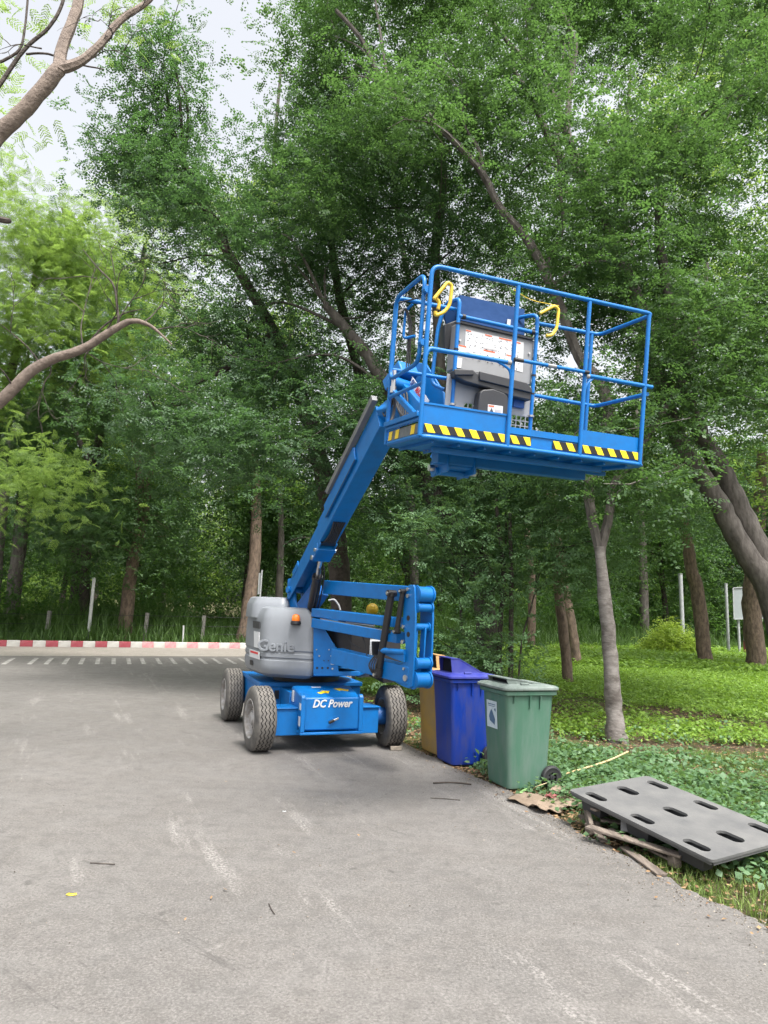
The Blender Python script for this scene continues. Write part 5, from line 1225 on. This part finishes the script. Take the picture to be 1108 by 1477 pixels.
for (x, y, hl, hw_) in holes:
    b = MB(); r0 = [(x - hl - .012, y - hw_ - .012), (x + hl + .012, y - hw_ - .012), (x + hl + .012, y + hw_ + .012), (x - hl - .012, y + hw_ + .012)]
    q0 = [pA + px_ * a + py_ * c - pz_ * .0245 for a, c in r0]; q1 = [pA + px_ * (x + (a - x) * .8) + py_ * (y + (c - y) * .8) - pz_ * .125 for a, c in r0]
    b.add(q0 + q1, [(0, 1, 5, 4), (1, 2, 6, 5), (2, 3, 7, 6), (3, 0, 4, 7), (4, 5, 6, 7)]); b.build('foot', DARKPL, pal)
b = MB()
for y in (.02, .84): b.beam(pA + px_ * .02 + py_ * y - pz_ * .034, pA + px_ * 1.24 + py_ * y - pz_ * .034, .012, .018)
b.beam(pA + px_ * 1.245 + py_ * .03 - pz_ * .034, pA + px_ * 1.245 + py_ * .83 - pz_ * .034, .012, .018); b.build('edge_flange', PLm, pal)
WOOD = mat('rotten_wood', (.20, .165, .135), .9, col2=(.09, .072, .06), vscale=10, stretch=(3, .6, 3), bump=.9, bscale=40, bdist=.006)
wp = thing('wooden_pallet', gnd(900, 1205), 'rotten broken wooden pallet showing grey planks under the black plastic one', 'pallet')
def plank(a, c, w_, h_, name='plank', m_=WOOD): MB().beam(a, c, w_, h_).build(name, m_, wp, bevel=.004)
plank(gnd(848, 1192, .10), gnd(985, 1235, .075), .085, .018); plank(gnd(842, 1150, .17), gnd(853, 1196, .055), .03, .09, 'block')
plank(gnd(848, 1203, .0) + Z * .03, gnd(862, 1200, .0) + Z * .04, .06, .08, 'block'); plank(gnd(968, 1246) + Z * .03, gnd(978, 1252) + Z * .035, .055, .07, 'block')
for (a, c, w_) in (((838, 1176, .05), (872, 1214, .02), .05), ((900, 1222, .015), (955, 1262, .012), .07), ((880, 1196, .07), (968, 1240, .03), .045), ((860, 1170, .14), (905, 1178, .13), .07), ((866, 1182, .10), (930, 1192, .08), .08), ((880, 1178, .06), (960, 1212, .04), .06), ((855, 1168, .18), (900, 1165, .17), .06)):
    plank(gnd(*a), gnd(*c), w_, .016)
plank(gnd(905, 1190, .14), gnd(912, 1192, .02), .09, .09, 'block', mat('grey_block', (.17, .17, .17), .8))
# ---- cardboard
def crumple(name, label, cat, c, sx, sy, yaw, m_, amp, seed, thick=.004):
    rg = np.random.default_rng(seed); nx, ny = 22, 16; b = MB(); vs = []
    for j in range(ny + 1):
        for i in range(nx + 1):
            u, v = i / nx, j / ny; x = (u - .5) * sx * (1 + .08 * sin(v * 9)); y = (v - .5) * sy * (1 + .10 * sin(u * 7))
            z = amp * (.6 + .5 * sin(u * 6.1 + v * 3) * sin(v * 7.3 - u * 2) + .35 * sin(u * 15 + v * 11)) * (1 - .4 * u) + rg.normal(0, amp * .08)
            vs.append(c + Vector((x * cos(yaw) - y * sin(yaw), x * sin(yaw) + y * cos(yaw), max(z, .004))))
    n = len(vs); fs = [(j * (nx + 1) + i, j * (nx + 1) + i + 1, (j + 1) * (nx + 1) + i + 1, (j + 1) * (nx + 1) + i) for j in range(ny) for i in range(nx)]
    b.add(vs, fs); o = b.build(name, m_); md = o.modifiers.new('thick', 'SOLIDIFY'); md.thickness = thick
    return tag(o, label, cat) if label else o
CARD = mat('wet_cardboard', (.25, .19, .14), .85, col2=(.16, .12, .085), vscale=5, bump=.3, bscale=60)
cbx = thing('cardboard_sheet', gnd(790, 1165), 'crumpled brown cardboard lying between the green bin and the pallets', 'cardboard')
put(crumple('sheet', None, None, gnd(790, 1160), .50, .46, .5, CARD, .05, 3), cbx)
put(crumple('torn_flap', None, None, gnd(812, 1148) + Z * .035, .20, .15, .9, CARD, .04, 5), cbx)
put(crumple('printed_patch', None, None, gnd(800, 1155) + Z * .022, .16, .035, .25, mat('faded_red_print', (.30, .10, .10), .8), .035, 3, .002), cbx)
tag(MB().tube(smooth_path([gnd(812, 1117, .05), gnd(850, 1106, .07), (gnd(880, 1096, .10)), gnd(906, 1084, .15)], 6), [.010] * 12 + [.009] * 7, 8).build('bamboo_stick', mat('pale_bamboo', (.50, .38, .20), .6, var=.2)), 'pale bamboo stick lying from the green bin wheel into the weeds', 'stick')
b = MB(); P_ = smooth_path([gnd(768, 1141), gnd(772, 1135, .10), gnd(786, 1130, .13)], 5)
b.add([p + o for p in P_ for o in (Vector((0, 0, 0)), Vector((.03, .04, .0)))], [(2 * i, 2 * i + 1, 2 * i + 3, 2 * i + 2) for i in range(len(P_) - 1)]); o = b.build('cardboard_strip', mat('pale_cardboard', (.55, .42, .26), .8)); o.modifiers.new('t', 'SOLIDIFY').thickness = .004; tag(o, 'pale curved cardboard strip against the foot of the green bin', 'cardboard')
tag(MB().beam(gnd(750, 1145) + Z * .008, gnd(768, 1134) + Z * .01, .03, .004).build('green_strip', mat('green_strip', (.25, .42, .16), .6)), 'pale green strip of leaf beside the crumpled cardboard', 'leaf')
tag(MB().beam(gnd(690, 1072) + Z * .10, gnd(704, 1067) + Z * .16, .12, .02).build('wood_board', WOOD), 'short brown board in the gap between blue and green bins', 'board')
tag(MB().beam(gnd(563, 1082) + Z * .022, gnd(579, 1082) + Z * .022, .055, .042).build('wheel_chock', mat('dusty_wood', (.30, .26, .21), .9, var=.4, vscale=20), bevel=.004), 'small wood block against the front right tyre', 'block')
def twig(pts, r, label): tag(MB().tube(smooth_path([gnd(x, y) + Z * (r + .003) for x, y in pts], 4), r, 6).build('twig', BARKD), label, 'twig')
twig([(625, 1131), (645, 1130), (665, 1131), (680, 1133)], .007, 'dark twig on the concrete in front of the blue bin'); twig([(621, 1152), (640, 1153), (664, 1155)], .003, 'thin twig on the concrete left of the green bin')
twig([(130, 1246), (148, 1247), (166, 1248)], .003, 'thin twig on bare concrete at the left'); twig([(388, 1305), (391, 1312), (396, 1320)], .003, 'tiny dark twig on the concrete in the foreground centre')
for (x, y, s_, m_, nm, lb_, ct) in ((103, 1291, .03, mat('yellow_leaf', (.65, .52, .06), .6), 'yellow_leaf', 'small yellow leaf on the concrete at lower left', 'leaf'), (410, 1171, .016, WHITE, 'paper_scrap', 'tiny white scrap on the concrete in front of the lift', 'paper')):
    p = gnd(x, y) + Z * .004; q = MB(); q.add([p + Vector((s_ * cos(a), s_ * .6 * sin(a) * (1.3 if k % 2 else .8), .003 * (k % 2))) for k, a in enumerate([i * pi / 4 for i in range(8)])], [tuple(range(8))]); o = q.build(nm, m_); o.modifiers.new('t', 'SOLIDIFY').thickness = .002; tag(o, lb_, ct)

# ---- far posts, fence and sign
GALV = mat('galvanised_pole', (.33, .345, .355), .5, var=.15, vscale=4)
def pole(name, top, bot, Y, r, label, m_=None, cat='pole'):
    a, c = at(*bot, Y), at(*top, Y); a.z = -.05; r_ = thing(name, Vector((a.x, a.y, 0)), label, cat)
    MB().tube([a, c], r, 12).build('shaft', m_ or GALV, r_); b = MB(); b.cyl(c, c + Z * .02, r * 1.15, 12); b.build('cap', m_ or GALV, r_); return r_, a, c
PW = mat('white_post_paint', (.50, .51, .50), .6, var=.2)
r_, a, c = pole('marker_post', (136, 834), (127, 920), 24.2, .055, 'tall white leaning post with a dark foot behind the kerb', PW)
MB().tube([a, a + (c - a) * .19], .06, 12).build('dark_foot', DARKPL, r_)
pole('stake', (265, 903), (264, 926), 24.6, .03, 'short thin white stake behind the kerb', PW, 'stake')
pole('sign_post', (378, 823), (372, 900), 25.6, .03, 'thin post of a sign seen edge-on above the grey engine cover')[0]
MB().box(at(374.5, 842, 25.55), Vector((.012, 0, 0)), Vector((0, .2, 0)), Vector((0, 0, .38))).build('sign_plate', GALV, bpy.data.objects['sign_post'])
pole('lamp_pole', (981.4, 828), (985.5, 911), 33.5, .095, 'thick grey pole rising behind the yellow-green bush'); pole('thin_pole', (1047, 842), (1051, 933), 31.5, .065, 'thin grey pole between the leaning trunk and the sign')
r_, a, c = pole('road_sign', (1062.6, 850), (1067, 935), 30.5, .055, 'blank grey back of a road sign on a grey post at the right', cat='sign')
Ys = 30.4; P = [at(1057, 848, Ys), at(1100, 845, Ys), at(1100, 892, Ys), at(1058.5, 893, Ys)]
MB().prism(P, Vector((0, .02, 0))).build('panel', mat('sign_back', (.25, .275, .285), .5, var=.08), r_)
b = MB()
for i in range(4): b.beam(P[i] - Vector((0, .02, 0)), P[(i + 1) % 4] - Vector((0, .02, 0)), .04, .04, up=(0, 1, 0))
b.build('frame', GALV, r_)
r_ = thing('striped_bollard', gat(1076, 31.0), 'red and white banded bollard half hidden by the thick mottled trunk', 'bollard')
for i, (y0, y1, m_) in enumerate(((900, 914, KR), (914, 924, PW), (924, 940, KR))):
    a, c = at(1076.5, y1, 31), at(1076, y0, 31); MB().tube([a, c] if i else [a, a + (c - a) * .9, c], [.11, .11] if i else [.11, .11, .06], 14).build('band', m_, r_)
r_ = thing('yellow_globe', gat(537, 17.0), 'yellow round cap seen over the arms of the lift', 'bollard'); p = at(537, 879, 17.0)
b = MB(); b.lathe([(.15 * sin(t), -.15 * cos(t)) for t in [i * pi / 10 for i in range(11)]], p, Z, 20); b.build('cap', mat('mustard_yellow', (.55, .36, .03), .4), r_); b = MB(); b.tube([Vector((p.x, p.y, 0)), p], .06, 10); b.build('post', PW, r_)
fe = thing('wire_fence', gat(205, 24.6), 'low wire fence on grey concrete posts in the tall grass behind the kerb', 'fence')
for (x, y0) in ((70, 881), (211, 884), (293, 888), (-60, 880), (150, 0)):
    if not y0: continue
    Yf = 24.0 + (x) * .0065; c = at(x + 2, y0, Yf); MB().beam(Vector((c.x - .03, c.y, 0)), c, .11, .11, up=(0, 1, 0)).build('post', mat('old_concrete_post', (.22, .21, .19), .9, var=.4, vscale=12), fe)
for y0, y1 in ((886, 893), (900, 906), (911, 917)):
    MB().tube([at(-200, y0 - 3, 22.6), at(70, y0, 24.4), at(211, y0 + 2, 25.3), at(430, y1, 26.6)], .006, 4).build('wire', RUBBER, fe)

# grit, crumbs and broken bits along the rim of the concrete, past counting
rg = np.random.default_rng(91); n = 5200; yy = rg.uniform(3.4, 12, n); xx = np.interp(yy, EP[:, 1], EP[:, 0]) + np.where(rg.random(n) < .6, -np.abs(rg.normal(0, .10, n)), rg.normal(0, .25, n)); far_ = rg.random(n) < .12
xx = np.where(far_, rg.uniform(-3.5, 2.5, n), xx); keep = xx < np.interp(yy, EP[:, 1], EP[:, 0]) + .4; xx, yy = xx[keep], yy[keep]; n = len(xx)
s_ = rg.uniform(.0015, .0065, n); off = np.array([(0, 0, 1), (1, 0, 0), (0, 1, 0), (-1, 0, 0), (0, -1, 0)], float)
V = np.stack([xx, yy, np.full(n, .002)], -1)[:, None, :] + off[None] * s_[:, None, None] * rg.uniform(.6, 1.3, (n, 5, 1)); o = np.arange(n)[:, None] * 5
F = np.concatenate([o + np.array(q) for q in ((0, 1, 2), (0, 2, 3), (0, 3, 4), (0, 4, 1))])
tag(npmesh('grit', V.reshape(-1, 3), F, leafmat('grit', (.05, .04, .032), (.28, .25, .21), (.1, .1, .1), .02, .9), np.repeat(rg.random(n), 5)), 'grit and crumbs of soil strewn along the edge of the concrete', 'gravel', kind='stuff')
